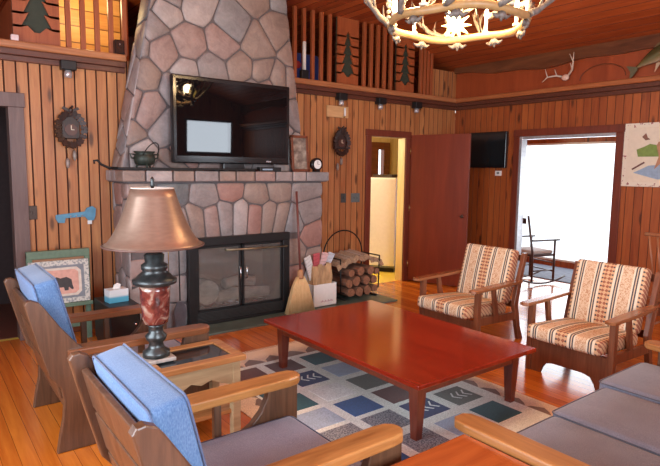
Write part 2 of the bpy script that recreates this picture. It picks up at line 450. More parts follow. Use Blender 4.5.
# live-edge board under the ceiling on the east wall
b = B(); pts_t = []; pts_b = []
yy = 0.0
while yy > SY:
    k = -yy
    lo = 2.925 + 0.07 * math.exp(-k / 0.45) + 0.022 * math.sin(k * 3.1 + 0.6) + 0.014 * math.sin(k * 7.3)
    pts_b.append((yy, lo)); pts_t.append((yy, 3.085)); yy -= 0.1
b.prism(pts_t + pts_b[::-1], 'x', -0.055, -0.001)
struct('trim_3', b, wood('live_edge_board', (0.06, 0.018, 0.009), (0.22, 0.080, 0.032), grain='y', rough=0.3, across=9, along=1.2))
# door and window casings
def casing(name, axis, a, c, top, wd, mat, proud=0.025, through=0.13, bottom=False):
    b = B()
    if axis == 'n': f = lambda p, q, r, s_: b.box((p, -proud, r), (q, through, s_), 0.004)
    else: f = lambda p, q, r, s_: b.box((-proud, p, r), (through, q, s_), 0.004)
    f(a - wd, a + 0.012, 0, top - 0.0125); f(c - 0.012, c + wd, 0, top - 0.0125); f(a - wd * 1.1, c + wd * 1.1, top - 0.012, top + wd)
    return struct(name, b, mat)
casing('trim_4', 'n', DX0, DX1, DT, 0.075, m_trimr)
casing('trim_5', 'n', LX0, LX1, LT, 0.11, wood('grey_brown_casing', (0.10, 0.06, 0.055), (0.20, 0.13, 0.115), grain='z', rough=0.5))
casing('trim_6', 'e', EY0, EY1, ET, 0.08, m_trimr)
b = B(); b.box((-5.75, -0.018, 0), (-5.05, -0.001, 0.1), 0.004); b.box((-2.85, -0.018, 0), (-1.77, -0.001, 0.1), 0.004); b.box((-0.94, -0.018, 0), (0, -0.001, 0.1), 0.004)
struct('baseboard_north', b, m_trim)
b = B(); b.box((-0.018, SY, 0), (-0.001, EY0 - 0.08, 0.1), 0.004); b.box((-0.018, EY1 + 0.08, 0), (-0.001, -0.02, 0.1), 0.004)
struct('baseboard_east', b, m_trim)
b = B(); b.box((-0.02, EY1 - 0.045, 0), (0.10, EY1 - 0.0125, ET - 0.013)); b.box((-0.01, EY0 + 0.0125, ET - 0.05), (0.08, EY1 - 0.045, ET - 0.0125))
struct('trim_8', b, plain('pale_aluminium_frame', (0.5, 0.52, 0.55), 0.35, 0.5))
# yellow inner jamb on the kitchen side
b = B(); b.box((DX1 - 0.02, 0.0, 0), (DX1 - 0.001, 0.13, DT)); b.box((DX0, 0.06, DT - 0.02), (DX1, 0.13, DT))
struct('trim_7', b, m_yellowpine)

# kitchen beyond the north doorway
b = B()
b.box((-2.6, 2.6, 0), (0.60, 2.7, 2.35)); b.box((1.10, 2.6, 0), (2.4, 2.7, 2.35)); b.box((0.60, 2.6, 0), (1.10, 2.7, 1.2)); b.box((0.60, 2.6, 2.12), (1.10, 2.7, 2.35))
b.box((-2.7, 0.12, 0), (-2.6, 2.7, 2.35)); b.box((2.3, 0.58, 0), (2.4, 2.7, 2.35))
struct('wall_kitchen', b, m_yellowpine)
b = B(); b.box((0.12, 0.52, 0), (2.3, 0.58, 2.35)); struct('wall_kitchen_south', b, m_yellowpine)
b = B(); b.box((-2.7, 0.12, 2.35), (0.0, 2.7, 2.42)); b.box((0.0, 0.58, 2.35), (2.4, 2.7, 2.42)); struct('ceiling_kitchen', b, m_yellowceil)
b = B()
for q in ((0.60, 1.2, 0.80, 2.12), (0.94, 1.2, 1.10, 2.12), (0.80, 1.2, 0.94, 1.26), (0.80, 1.98, 0.94, 2.12)): b.box((q[0], 2.56, q[1]), (q[2], 2.66, q[3]), .004)
struct('window_4', b, m_trim)
point('kitchen_lamp_light', (-1.5, 1.35, 2.05), 70, (1.0, 0.93, 0.66), 0.12)
t = thing('ceiling_lamp', 'small round glass lamp under the kitchen ceiling beyond the doorway', 'lamp', (-0.72, 1.5, 2.35))
obj('canopy', B().lathe([(0.05, -0.02), (0.06, 0.0)], n=16), m_brass, t)
obj('glass_shade', B().lathe([(0.03, -0.14), (0.09, -0.11), (0.11, -0.06), (0.06, -0.02)], n=16), m_white, t)
# dark hall beyond the west doorway
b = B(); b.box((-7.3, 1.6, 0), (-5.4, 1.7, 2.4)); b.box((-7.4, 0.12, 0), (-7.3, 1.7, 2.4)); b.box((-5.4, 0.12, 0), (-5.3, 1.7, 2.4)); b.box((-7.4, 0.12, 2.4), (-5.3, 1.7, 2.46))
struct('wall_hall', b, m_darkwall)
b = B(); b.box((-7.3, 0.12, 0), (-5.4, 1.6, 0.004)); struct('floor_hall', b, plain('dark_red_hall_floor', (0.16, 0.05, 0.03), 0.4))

# loft above
b = B(); b.box((-8.12, 0.12, 2.46), (0.12, 2.9, 2.56)); struct('floor_loft', b, m_trim)
b = B(); b.box((-8.12, 2.8, 2.56), (0.12, 2.9, 3.6)); b.box((-4.6, 1.0, 2.56), (-4.5, 2.8, 3.6)); b.box((0.0, 0.12, 2.56), (0.12, 2.9, 3.6)); b.box((-5.56, 1.0, 2.56), (-5.50, 2.8, 3.6))
struct('wall_loft', b, m_redwood)
b = B(); b.box((-5.50, 0.9, 2.56), (-4.62, 0.98, 3.6)); struct('wall_loft_log', b, m_loftpine)
point('loft_lamp_light', (-5.05, 0.45, 3.2), 9, (1.0, 0.72, 0.35), 0.08)

# sunroom
SX = 2.0
b = B()
b.box((0.12, 0.44, 0), (SX, 0.5, 2.4)); b.box((0.12, -3.6, 0), (SX, -3.5, 2.4))
b.box((SX, -3.5, 2.06), (SX + 0.1, 0.5, 2.4)); b.box((SX, 0.40, 0), (SX + 0.1, 0.5, 2.06)); b.box((SX, -3.2, 0), (SX + 0.1, 0.4, 0.10)); b.box((SX, -3.5, 0), (SX + 0.1, -3.2, 2.2))
struct('wall_sunroom', b, m_pine_e)
b = B(); b.box((0.12, -3.6, 2.4), (SX + 0.1, 0.5, 2.46)); struct('ceiling_sunroom', b, m_ceil)
b = B()
for y0, y1 in ((-3.2, -3.15), (0.35, 0.40)): b.box((SX + .01, y0, 0.13), (SX + 0.06, y1, 2.05))
b.box((SX + .01, -3.2, 0.10), (SX + 0.06, 0.40, 0.13)); b.box((SX + .01, -3.2, 2.03), (SX + 0.06, 0.40, 2.06))
struct('window_5', b, m_white)
b = B(); b.box((2.12, -9, -0.25), (30, 12, -0.06))
struct('ground_snow', b, plain('fresh_snow', (0.9, 0.92, 0.95), 0.8, var=0.02))
b = B(); b.box((0.85, -3.0, 0.0), (1.95, 0.35, 0.012), 0.004)
tr = NT('grey_wavy_rug'); v = tr.n('ShaderNodeTexWave', wave_type='RINGS'); tr.l(tr.mapv((1, 2.5, 1)), v.inputs['Vector'])
v.inputs['Scale'].default_value = 2.0; v.inputs['Distortion'].default_value = 4.0
mgr = tr.out(tr.ramp(v.outputs['Fac'], [(0.3, (0.09, 0.10, 0.135)), (0.7, (0.15, 0.165, 0.21))]), 0.8)
tag(obj('area_rug', b, mgr, loc=(1.4, -1.4, 0)), 'grey rug with a faint wavy pattern on the sunroom floor', 'rug')

# ------------------------------------------------------------------ stone fireplace
def clip(poly, a, b_, c):          # keep a*x+b*y <= c
    out = []
    for i in range(len(poly)):
        p, q = poly[i], poly[(i + 1) % len(poly)]
        dp, dq = a * p[0] + b_ * p[1] - c, a * q[0] + b_ * q[1] - c
        if dp <= 0: out.append(p)
        if dp * dq < 0:
            t_ = dp / (dp - dq); out.append((p[0] + t_ * (q[0] - p[0]), p[1] + t_ * (q[1] - p[1])))
    return out
def shrink(poly, d):
    ar = sum(poly[i][0] * poly[(i + 1) % len(poly)][1] - poly[(i + 1) % len(poly)][0] * poly[i][1] for i in range(len(poly)))
    if ar < 0: poly = poly[::-1]
    res = poly
    for i in range(len(poly)):
        p, q = poly[i], poly[(i + 1) % len(poly)]
        nx, ny = q[1] - p[1], p[0] - q[0]; L = math.hypot(nx, ny)
        if L < 1e-6: continue
        nx /= L; ny /= L
        res = clip(res, nx, ny, nx * p[0] + ny * p[1] - d)
        if len(res) < 3: return []
    return res
def chaikin(p, n=2, k=0.22):
    for _ in range(n):
        o = []
        for i in range(len(p)):
            a, c = p[i], p[(i + 1) % len(p)]
            o += [(a[0] * (1 - k) + c[0] * k, a[1] * (1 - k) + c[1] * k), (a[0] * k + c[0] * (1 - k), a[1] * k + c[1] * (1 - k))]
        p = o
    return p
def stones(b, outline, fn, size, seed, holes=(), gap=0.0065, depth=0.014, pre=None):
    rnd = random.Random(seed)
    xs = [p[0] for p in outline]; ys = [p[1] for p in outline]; seeds = []
    tries = 0
    target = (max(xs) - min(xs)) * (max(ys) - min(ys)) / (size * size)
    if pre: seeds = list(pre)
    while not pre and tries < 6000 and len(seeds) < target * 1.25:
        tries += 1
        q = (rnd.uniform(min(xs) - .05, max(xs) + .05), rnd.uniform(min(ys) - .05, max(ys) + .05))
        rr = size * rnd.uniform(0.42, 1.05)
        if all(math.hypot(q[0] - s_[0], (q[1] - s_[1]) * 1.15) > rr for s_ in seeds): seeds.append(q)
    for s_ in seeds:
        poly = list(outline)
        for o in seeds:
            if o is s_: continue
            a, c = o[0] - s_[0], o[1] - s_[1]
            poly = clip(poly, a, c, (o[0] ** 2 + o[1] ** 2 - s_[0] ** 2 - s_[1] ** 2) / 2)
            if len(poly) < 3: break
        if len(poly) < 3: continue
        skip = False
        for (hx0, hx1, hz0, hz1) in holes:
            if hx0 < s_[0] < hx1 and hz0 < s_[1] < hz1: 
                ex = (s_[0] - hx0, hx1 - s_[0], hz1 - s_[1]); 
                skip = min(ex) > 0.12
                if not skip:
                    k = ex.index(min(ex))
                    poly = clip(poly, *((1, 0, hx0), (-1, 0, -hx1), (0, -1, -hz1))[k])
            elif s_[1] > hz1: poly = clip(poly, 0, -1, -hz1)
            elif s_[0] <= hx0: poly = clip(poly, 1, 0, hx0)
            elif s_[0] >= hx1: poly = clip(poly, -1, 0, -hx1)
        if skip or len(poly) < 3: continue
        poly = shrink(poly, gap)
        if len(poly) < 3: continue
        poly = chaikin(chaikin(poly, 1, 0.10), 1, 0.25)
        inn = shrink(poly, 0.014)
        b.mi = 1 + rnd.choices(range(7), (5, 6, 5, 4, 1.5, 1.6, 3.5))[0]
        d0 = depth * rnd.uniform(0.8, 1.25)
        cx = sum(p[0] for p in poly) / len(poly); cy = sum(p[1] for p in poly) / len(poly)
        inn = [(cx + (p[0] - cx) * 0.93, cy + (p[1] - cy) * 0.93) for p in poly]
        mid = [(cx + (p[0] - cx) * 0.97, cy + (p[1] - cy) * 0.97) for p in poly]
        A = [b.bm.verts.new(fn(p[0], p[1], 0)) for p in poly]
        Mv = [b.bm.verts.new(fn(p[0], p[1], d0 * 0.8)) for p in mid]
        D = [b.bm.verts.new(fn(p[0], p[1], d0)) for p in inn]
        n = len(poly)
        for i in range(n):
            for U, V in ((A, Mv), (Mv, D)):
                f = b.face((U[i], U[(i + 1) % n], V[(i + 1) % n], V[i]))
                if f: f.smooth = True
        f = b.face(D)
        if f: f.smooth = True
    b.mi = 0
FX0, FX1, FY = -5.03, -2.82, -0.50
fp = thing('stone_fireplace', 'tall pink and grey fieldstone fireplace with a tapering chimney rising to the ceiling', 'fireplace', (-3.9, -0.25, 0))
LOC = Vector((-3.9, -0.25, 0))
HX0, HX1, HZ = -4.46, -3.35, 0.87
sr = random.Random(17); J = lambda q: sr.uniform(-q, q)
pre = [(-4.70 + .165 * k + J(.015), .98 + .13 * math.sin(PI * (k + .5) / 10) + J(.01)) for k in range(10)]
pre += [(-4.93 + .31 * k + J(.05), 1.33 + J(.03) + .02 * (k % 2)) for k in range(7)]
pre += [(-4.92 + J(.03), z + J(.03)) for z in (.10, .34, .60, .86, 1.08)] + [(-4.62 + J(.03), z + J(.03)) for z in (.14, .40, .66)]
pre += [(-3.20 + J(.03), z + J(.03)) for z in (.12, .38, .62)] + [(-2.93 + J(.03), z + J(.03)) for z in (.08, .30, .55, .83)] + [(-3.02, 1.10)]
b = B()
b.box((FX0 + .02, FY + .02, 0.02), (HX0, -0.02, 1.44)); b.box((HX1, FY + .02, 0.02), (FX1 - .02, -0.02, 1.44)); b.box((HX0, FY + .02, HZ), (HX1, -0.02, 1.44))
stones(b, [(FX0, 0.02), (FX1, 0.02), (FX1, 1.44), (FX0, 1.44)], lambda x, z, d: (x, FY + .02 - d, z), 0.30, 3, holes=((HX0, HX1, 0, HZ),), pre=pre)
stones(b, [(FY, 0.02), (-0.02, 0.02), (-0.02, 1.44), (FY, 1.44)], lambda y, z, d: (FX0 + .02 - d, y, z), 0.26, 5)
obj('lower_breast', b.move(Matrix.Translation(-LOC)), [m_mortar] + STONES, fp)
b = B()   # mantel course of squared stones
b.box((FX0 - .03, FY - 0.02, 1.44), (FX1 + .03, -0.02, 1.535))
x = FX0 - 0.05; rnd = random.Random(11)
while x < FX1 + 0.04:
    wd = rnd.uniform(0.17, 0.27); x1 = min(x + wd, FX1 + 0.05)
    if FX1 + 0.05 - x1 < 0.08: x1 = FX1 + 0.05
    b.mi = 1 + rnd.choice((0, 1, 1, 6, 3, 2, 6)); b.box((x, FY - 0.055, 1.45), (x1 - 0.014, FY + 0.18, 1.55), 0.010); x = x1
for k in range(2):
    b.mi = 1 + rnd.choice((1, 2, 6)); b.box((FX0 - 0.05, FY + 0.19 + k * .15, 1.45), (FX0 + 0.1, FY + 0.33 + k * .15, 1.55), 0.01)
b.mi = 3; b.box((FX0 - .04, FY + 0.10, 1.5), (FX1 + .04, -0.02, 1.545), 0.006)
obj('mantel_course', b.move(Matrix.Translation(-LOC)), [m_mortar] + STONES, fp)
b = B()   # chimney
CY = -0.34
cl = lambda z: -5.03 + (z - 1.55) * 0.20
cr = lambda z: -2.95 - (z - 1.55) * 0.145
zt = 3.46
outl = [(cl(1.55), 1.545), (cr(1.55), 1.545), (cr(zt), zt), (cl(zt), zt)]
b.prism([(p[0] + (0.01 if i in (0, 3) else -0.01), p[1]) for i, p in enumerate(outl)], 'y', CY + 0.02, -0.02)
stones(b, outl, lambda x, z, d: (x, CY + .02 - d, z), 0.29, 21)
stones(b, [(CY, 1.55), (-0.03, 1.55), (-0.03, zt), (CY, zt)], lambda y, z, d: (cl(z) + .01 - d * .8, y, z), 0.26, 8)
obj('chimney', b.move(Matrix.Translation(-LOC)), [m_mortar] + STONES, fp)
b = B()
b.box((HX0, -0.08, 0.02), (HX1, -0.02, HZ)); b.box((HX0, FY + .03, 0.02), (HX0 + .03, -0.02, HZ)); b.box((HX1 - .03, FY + .03, 0.02), (HX1, -0.02, HZ)); b.box((HX0, FY + .03, 0.02), (HX1, -0.02, 0.06))
obj('firebox', b.move(Matrix.Translation(-LOC)), m_firebox, fp)
b = B(); b.box((-4.62, -0.86, 0), (-1.95, -0.02, 0.02), 0.004)
tag(obj('hearth_slab', b, m_slate, loc=(-3.3, -.44, 0)), 'flat greenish slate hearth on the floor before the stone fireplace', 'hearth')
# glass-door insert
ins = thing('fireplace_insert', 'black metal fireplace surround with glass doors and a brass rod', 'fireplace insert', (-3.905, -0.56, 0.02))
L = Vector((-3.905, -0.56, 0.02)); mv = Matrix.Translation(-L)
b = B()
y0, y1 = -0.575, -0.525
b.box((-4.485, y0, 0.02), (-4.40, y1, 0.90), 0.006); b.box((-3.41, y0, 0.02), (-3.325, y1, 0.90), 0.006)
b.box((-4.485, y0 - .004, 0.815), (-3.325, y1, 0.90), 0.006); b.box((-4.485, y0, 0.02), (-3.325, y1, 0.05), 0.004)
obj('surround', b.move(mv), m_black, ins)
b = B()
for k in range(7): b.box((-4.40, y0 + .01, 0.055 + k * 0.014), (-3.41, y1, 0.063 + k * 0.014))
b.box((-4.40, y1 - .01, .05), (-3.41, y1, .155))
obj('ash_grille', b.move(mv), plain('dull_black_grille', (0.03, 0.03, 0.03), 0.6), ins)
gl = NT('smoked_glass'); gl.out((0.75, 0.72, 0.68), 0.03, 0, 0.6); gl.b.inputs['Transmission Weight'].default_value = 0.9; m_glass = gl.m
for a, c in ((-4.398, -3.912), (-3.898, -3.412)):
    b = B()
    for (p, q, r, s_) in ((a, c, .16, .18), (a, c, .79, .812), (a, a + .022, .16, .812), (c - .022, c, .16, .812)): b.box((p, y0 + .012, r), (q, y1 - .01, s_), 0.003)
    d = obj('glass_door', b.move(mv), m_black, ins)
    obj('pane', B().box((a + .02, -0.553, .178), (c - .02, -0.549, .792)).move(mv), m_glass, d)
    hx = c - 0.03 if c < -3.8 else a + 0.03
    obj('handle', B().tube([(hx, y0, .58), (hx, y0 - .03, .57), (hx, y0 - .03, .46), (hx, y0, .45)], .007).move(mv), m_chrome, d)
obj('brass_rod', B().tube([(-4.10, -0.60, .765), (-3.375, -0.60, .752)], .010).box((-4.1, -0.6, .755), (-4.085, -0.575, .775)).box((-3.39, -0.6, .742), (-3.375, -0.575, .762)).move(mv), plain('tarnished_brass', (.30, .23, .14), .35, .9), ins)
# logs and a pale round block inside
m_ash = stone('pale_ash_log', (0.30, 0.28, 0.26), (0.55, 0.52, 0.48)); 
t = thing('fire_grate', 'iron grate with spent logs behind the glass fireplace doors', 'grate', (-3.9, -0.30, 0.06))
b = B()
for k in range(6): b.tube([(-0.35 + .14 * k, -.12, .1), (-0.35 + .14 * k, 0, .07), (-0.35 + .14 * k, .13, .12)], .012)
b.tube([(-.4, -.08, .085), (.4, -.08, .085)], .012)
for p in ((-.35, -.1), (.35, -.1), (-.35, .1), (.35, .1)): b.tube([(p[0], p[1], 0), (p[0], p[1], .09)], .012)
obj('grate_frame', b, m_iron, t)
tag(obj('log', B().tube([(-.33, -.04, 0), (-.1, -.02, .01), (.3, -.05, 0)], [.06, .07, .055], 10), m_ash, loc=None), 'pale burnt log lying across the fireplace grate', 'log').location = (-3.76, -0.28, 0.225)
o = tag(obj('log', B().tube([(-.16, .05, 0), (.05, .06, .02), (.2, .02, 0)], [.055, .06, .05], 10), m_ash), 'short pale log topmost on the fireplace grate', 'log'); o.location = (-3.80, -0.30, 0.345)
o = tag(obj('log', B().tube([(0, -.10, 0), (0, .09, 0)], [.125, .12], 16), m_ash), 'thick round pale block standing end-on at the left of the fireplace grate', 'log'); o.location = (-4.23, -0.34, 0.315)  # short pale cylinder, end-on at the left of the grate

# ------------------------------------------------------------------ loft rail: balusters and cut-out tree panels
def baluster(x, i, side):
    b = B().box((x - .022, -.03, 2.64), (x + .022, .01, 3.46), .004)
    o = obj('baluster', b, m_baluster, loc=(x, -.01, 2.64))
    where = {'w': 'slim red-brown baluster on the loft rail at its far left edge', 'l': 'slim red-brown baluster on the loft rail left of the chimney, before golden logs', 'r': 'slim red-brown baluster on the loft rail between chimney and first tree panel',
             'm': 'slim red-brown baluster on the loft rail between the two right tree panels', 'e': 'short-set red-brown baluster on the loft rail near the room corner'}[side]
    tag(o, where, 'baluster', {'w': 'balusters at the far left', 'l': 'balusters left of the chimney', 'r': 'balusters right of the chimney', 'm': 'balusters between the tree panels', 'e': 'balusters near the corner'}[side])
for i in range(5): baluster(-5.36 + .125 * i, i, 'l')
baluster(-5.93, 0, 'w'); baluster(-6.08, 0, 'w')
for i in range(5): baluster(-2.90 + .128 * i, i, 'r')
for i in range(5): baluster(-1.83 + .118 * i, i, 'm')
for i in range(4): baluster(-0.72 + .07 * i - .06, i, 'e')
def tree_panel(x0, x1, label, z0=2.64, z1=3.46):
    cx = (x0 + x1) / 2; hw = (x1 - x0) / 2
    prof = [(0, z1 - .16)]
    n = 5; zz = z1 - .16; dz = (zz - (z0 + .10)) / n
    for k in range(n):
        prof.append((hw * (0.30 + .1 * k), zz - dz * (k + 1) + .03)); prof.append((hw * (0.12 + .07 * k), zz - dz * (k + 1) + .05))
    prof.append((hw * .12, z0 + .10)); prof.append((0, z0 + .10))
    b = B()
    R = [(hw, z0), (hw, z1), (0, z1)] + prof + [(0, z0)]
    # right and left halves around the tree-shaped hole, as strips
    for sgn in (1, -1):
        lv = [(0, z1)] + prof + [(0, z0)]
        for (xa, za), (xb, zb) in zip(lv, lv[1:]):
            if abs(za - zb) < 1e-6: continue
            q = [(sgn * xa, za), (sgn * xb, zb), (sgn * hw, zb), (sgn * hw, za)]
            b.prism(q, 'y', -.02, .0)
    t = thing('tree_panel', label, 'panel', (cx, 0, 0))
    obj('board', b, m_baluster, t)
    obj('backing', B().box((-hw, .012, z0), (hw, .018, z1)), plain('dark_green_backing', (0.035, 0.045, 0.028), 0.7), t, label='dark green backing seen through the tree cutout')
tree_panel(-5.80, -5.43, 'wooden loft rail panel with a pine tree cutout, left of the chimney')
tree_panel(-2.27, -1.93, 'wooden loft rail panel with a pine tree cutout, nearest right of chimney')
tree_panel(-1.25, -0.92, 'wooden loft rail panel with a pine tree cutout, half behind the chandelier')
# things on the ledge and in the loft
b = B(); b.box((-5.83, -.085, 2.64), (-5.77, -.045, 2.69), .006)
tag(obj('candle_cup', b, plain('pink_white_wax', (0.75, 0.6, 0.58), 0.5), loc=(-5.8, -.065, 2.64)), 'small pinkish white box candle on the ledge above the left clock', 'candle')
t = thing('ledge_speaker', 'small black box with a blue glint at the ledge end beside the chimney', 'speaker', (-4.93, -0.06, 2.64))
obj('body', B().box((-.045, -.035, 0), (.045, .035, .13), .008), m_bezel, t); obj('stud', B().ball((0, -.038, .09), .008), m_chrome, t)
t = thing('pillar_candle', 'tall white pillar candle on a black base on the loft rail', 'candle', (-2.80, -0.065, 2.64))
obj('base', B().box((-.05, -.03, 0), (.05, .03, .10), .006), m_black, t); obj('wax', B().lathe([(.022, .10), (.022, .42), (.012, .428)], n=14), m_white, t)
t = thing('blue_quilt_stand', 'blue quilt with a red flower folded over a rack in the loft', 'quilt', (-2.5, 0.6, 2.56))
m_blue = fabric('blue_quilt', (0.03, 0.05, 0.25), (0.07, 0.11, 0.42))
obj('quilt', B().box((-.36, -.08, .1), (.36, .08, .52), .05, 3), m_blue, t)
obj('flower', B().ball((0, -.085, .36), .05, (1, .3, 1)), plain('red_petals', (0.5, 0.05, 0.06), 0.7), t)
b = B()
for x in (-.38, .38):
    b.box((x - .02, -.03, 0), (x + .02, .03, .5), .004)
obj('rack', b, m_trim, t)
b = B(); b.box((-.12, 0, -.28), (.12, .03, .28)); o = obj('framed_print', b, plain('frosted_print', (0.9, 0.9, 0.85), .5)); o.location = (-2.35, 2.76, 3.05)
tag(o, 'pale framed print hanging on the loft back wall behind the balusters', 'picture')
# small dark spotlights under the ledge
m_gl = plain('spot_glass', (0.6, 0.6, 0.62), 0.1, 0.6)
t0 = thing('ledge_spotlight', 'small dark spotlight under the ledge directly above the left cuckoo clock', 'spotlight', (-5.375, -0.06, 2.475))
obj('housing', B().box((-.075, -.05, -.035), (.055, .04, .05), .008), m_black, t0)
obj('lens', B().lathe([(.03, -.10), (.036, -.07), (.03, -.035)], (-.01, 0, 0), n=12), m_gl, t0)
for x, lb in ((-2.22, 'small dark spotlight under the ledge, nearest of three right of the chimney'), (-1.56, 'small dark spotlight under the ledge above the doorway, middle of three'), (-0.88, 'small dark spotlight under the ledge nearest the room corner')):
    dup(t0, (x, -0.06, 2.475), label=lb)

# ------------------------------------------------------------------ wall things
def plate(name, axis, p, wd, ht, label, cat, mat, gang=1, tog=None):
    t = thing(name, label, cat, p)
    if axis == 'n':
        obj('cover', B().box((-wd / 2, -.008, -ht / 2), (wd / 2, 0, ht / 2), .003), mat, t)
        for g in range(gang):
            x = (g - (gang - 1) / 2) * .05
            obj('toggle', B().box((x - .006, -.02, -.012), (x + .006, -.008, .012), .002), tog or mat, t)
    return t
m_bronze = plain('bronze_plate', (0.07, 0.045, 0.035), 0.4, 0.5)
plate('light_switch', 'n', (-5.755 + .03, -0.001, 1.16), .085, .125, 'dark bronze switch plate on the pine wall beside the left doorway', 'switch', m_bronze)
plate('light_switch', 'n', (-2.13, -0.001, 1.215), .085, .12, 'dark single switch plate left of a wider one by the kitchen doorway', 'switch', plain('dark_plate', (0.05, .06, .06), .4))
plate('light_switch', 'n', (-1.93, -0.001, 1.215), .15, .12, 'double switch plate closest to the kitchen doorway casing', 'switch', plain('grey_plate', (0.13, .16, .16), .4), 2)
b = B().box((-.035, -.008, -.055), (.035, 0, .055), .003); o = obj('wall_outlet', b, plain('ivory_plastic', (.72, .62, .42), .4)); o.location = (-6.05, 1.598, .62)
tag(o, 'ivory outlet plate on the dark hall wall through the left doorway', 'outlet')
m_cuckoo = wood('dark_carved_walnut', (0.010, 0.005, 0.004), (0.045, 0.018, 0.012), grain='z', rough=0.45)
def cuckoo(x, z, s, label):
    t = thing('cuckoo_clock', label, 'clock', (x, -0.002, z))
    b = B()
    b.prism([(-.085 * s, -.10 * s), (.085 * s, -.10 * s), (.085 * s, .07 * s), (0, .15 * s), (-.085 * s, .07 * s)], 'y', -.09 * s, 0, .004)
    obj('case', b, m_cuckoo, t)
    b = B(); rnd = random.Random(5)
    for k in range(22):      # carved vine leaves round the case
        a = 2 * PI * k / 22; rx, rz = .115 * s, .15 * s
        c = Vector((math.sin(a) * rx, -.095 * s, math.cos(a) * rz - .005))
        lf = [(0, -.02), (.018, -.004), (.012, .012), (.022, .022), (0, .042), (-.022, .022), (-.012, .012), (-.018, -.004)]
        bb = B().prism([(p[0] * s * 1.25, p[1] * s * 1.25) for p in lf], 'y', -.012, .012)
        bb.move(Matrix.Translation(c) @ Matrix.Rotation(a + rnd.uniform(-.4, .4), 4, 'Y') @ Matrix.Rotation(.3, 4, 'X'))
        b.merge(bb.bm)
    obj('carved_leaves', b, m_cuckoo, t)
    b = B().ball((0, -.11 * s, .19 * s), .022 * s, (1, .8, 1.5)).ball((.012 * s, -.12 * s, .225 * s), .013 * s)
    for sg in (1, -1):
        bb = B().prism([(0, 0), (.07 * s, .035 * s), (.085 * s, .01 * s), (.03 * s, -.02 * s)], 'y', -.006, .006)
        bb.move(Matrix.Translation((.0, -.105 * s, .19 * s)) @ Matrix.Diagonal((sg, 1, 1, 1)))
        b.merge(bb.bm)
    obj('carved_bird', b, m_cuckoo, t)
    d = obj('dial', B().tube([(0, -.093 * s, -.01 * s), (0, -.10 * s, -.01 * s)], .06 * s, 24), wood('dial_wood', (.05, .016, .01), (.12, .035, .02), grain='z'), t)
    obj('hand', B().box((-.003, -.106 * s, -.01 * s), (.003, -.101 * s, .035 * s)).box((0, -.106 * s, -.013 * s), (.03 * s, -.101 * s, -.007 * s)), plain('bone_hand', (.7, .65, .5), .5), d)
    b = B()
    for xx, ln in ((-.035, .30), (.035, .22)):
        b.tube([(xx * s, -.05 * s, -.10 * s), (xx * s, -.05 * s, -ln * s)], .0025, 5)
    obj('chain', b, m_brass, t)
    for xx, ln in ((-.035, .30), (.035, .22)):
        b = B().lathe([(.006, .0), (.017, -.02), (.02, -.05), (.015, -.08), (.004, -.095)], (xx * s, -.05 * s, -ln * s), 10)
        obj('pine_cone_weight', b, plain('weight_grey', (0.30, .25, .22), .5, .3), t)
    return t
cuckoo(-5.385, 1.92, .88, 'dark carved cuckoo clock with pine cone weights on the left pine wall')
cuckoo(-2.235, 1.92, .86, 'dark carved cuckoo clock with hanging weights between chimney and kitchen doorway')
t = thing('wall_plaque', 'small pale plank plaque with a candle holder above the right cuckoo clock', 'plaque', (-2.25, -0.002, 2.30))
obj('plank', B().box((-.17, -.02, -.07), (.17, 0, .07), .005), wood('pale_plank', (.5, .27, .11), (.75, .48, .24), grain='x', rough=.4), t)
obj('candle', B().lathe([(.013, -.05), (.013, .05)], (.09, -.045, 0), 10), m_white, t)
obj('hook', B().tube([(.09, -.02, -.06), (.09, -.045, -.065), (.09, -.045, -.05)], .008), m_brass, t)
# blue wooden key-shaped ornament
t = thing('key_rack', 'blue painted wooden key-shaped rack on the left pine wall', 'key rack', (-5.36, -0.002, 1.12))
m_bluep = plain('blue_paint', (0.10, 0.28, 0.42), 0.5)
b = B()
pts = [(-.17, .012), (.08, .035), (.10, .07), (.15, .085), (.18, .06), (.175, .0), (.16, -.05), (.11, -.05), (.08, -.012), (-.09, -.02), (-.10, -.065), (-.155, -.06), (-.175, -.02)]
b.prism(pts, 'y', -.02, 0)
obj('board', b, m_bluep, t)
obj('tag', B().box((.10, -.026, -.085), (.14, -.02, -.05), .002), m_white, t)
for k in range(3): obj('peg', B().tube([(-.05 + k * .05, -.02, -.004), (-.05 + k * .05, -.04, 0)], .005, 6), m_chrome, t)

# mantel things
t = thing('flat_screen_tv', 'large black flat-screen television standing on the stone mantel', 'television', (-3.93, -0.46, 1.55))
obj('bezel', B().box((-.655, -.025, .075), (.655, .04, .905), .012), m_bezel, t)
obj('screen', B().box((-.615, -.0285, .145), (.615, -.024, .865)), m_screen, t)
obj('stand_neck', B().box((-.12, .0, .02), (.12, .04, .09), .005), m_bezel, t)
obj('stand_base', B().box((-.30, -.075, 0), (.30, .10, .022), .01), m_bezel, t)
b = B(); 
# small brand mark and lettering strip (plain strokes)
for k, (a, c) in enumerate(((.36, .372), (.376, .388), (.392, .404), (.408, .42))): b.box((a, -.0265, .098), (c, -.0255, .112))
obj('badge', b, m_chrome, t)
t = thing('media_box', 'slim black set-top box on the mantel beneath the television', 'set-top box', (-3.55, -0.515, 1.55))
obj('case', B().box((-.13, -.035, 0), (.13, .035, .045), .004), m_black, t); obj('display', B().box((-.10, -.037, .014), (.02, -.035, .03)), plain('blue_grey_display', (.25, .35, .45), .2), t)
t = thing('tv_cable', 'tangle of thin grey cable lying under the television', 'cable', (-4.1, -0.53, 1.55))
obj('wire', B().tube([(-.15 + .035 * k, .015 * math.sin(k * 1.9), .008 + .012 * (k % 3 == 1)) for k in range(14)], .004, 6), plain('grey_cable', (.3, .32, .35), .4), t)
t = thing('framed_photo', 'framed brown picture leaning on the chimney right of the television', 'picture', (-3.09, -0.43, 1.55))
b = B()
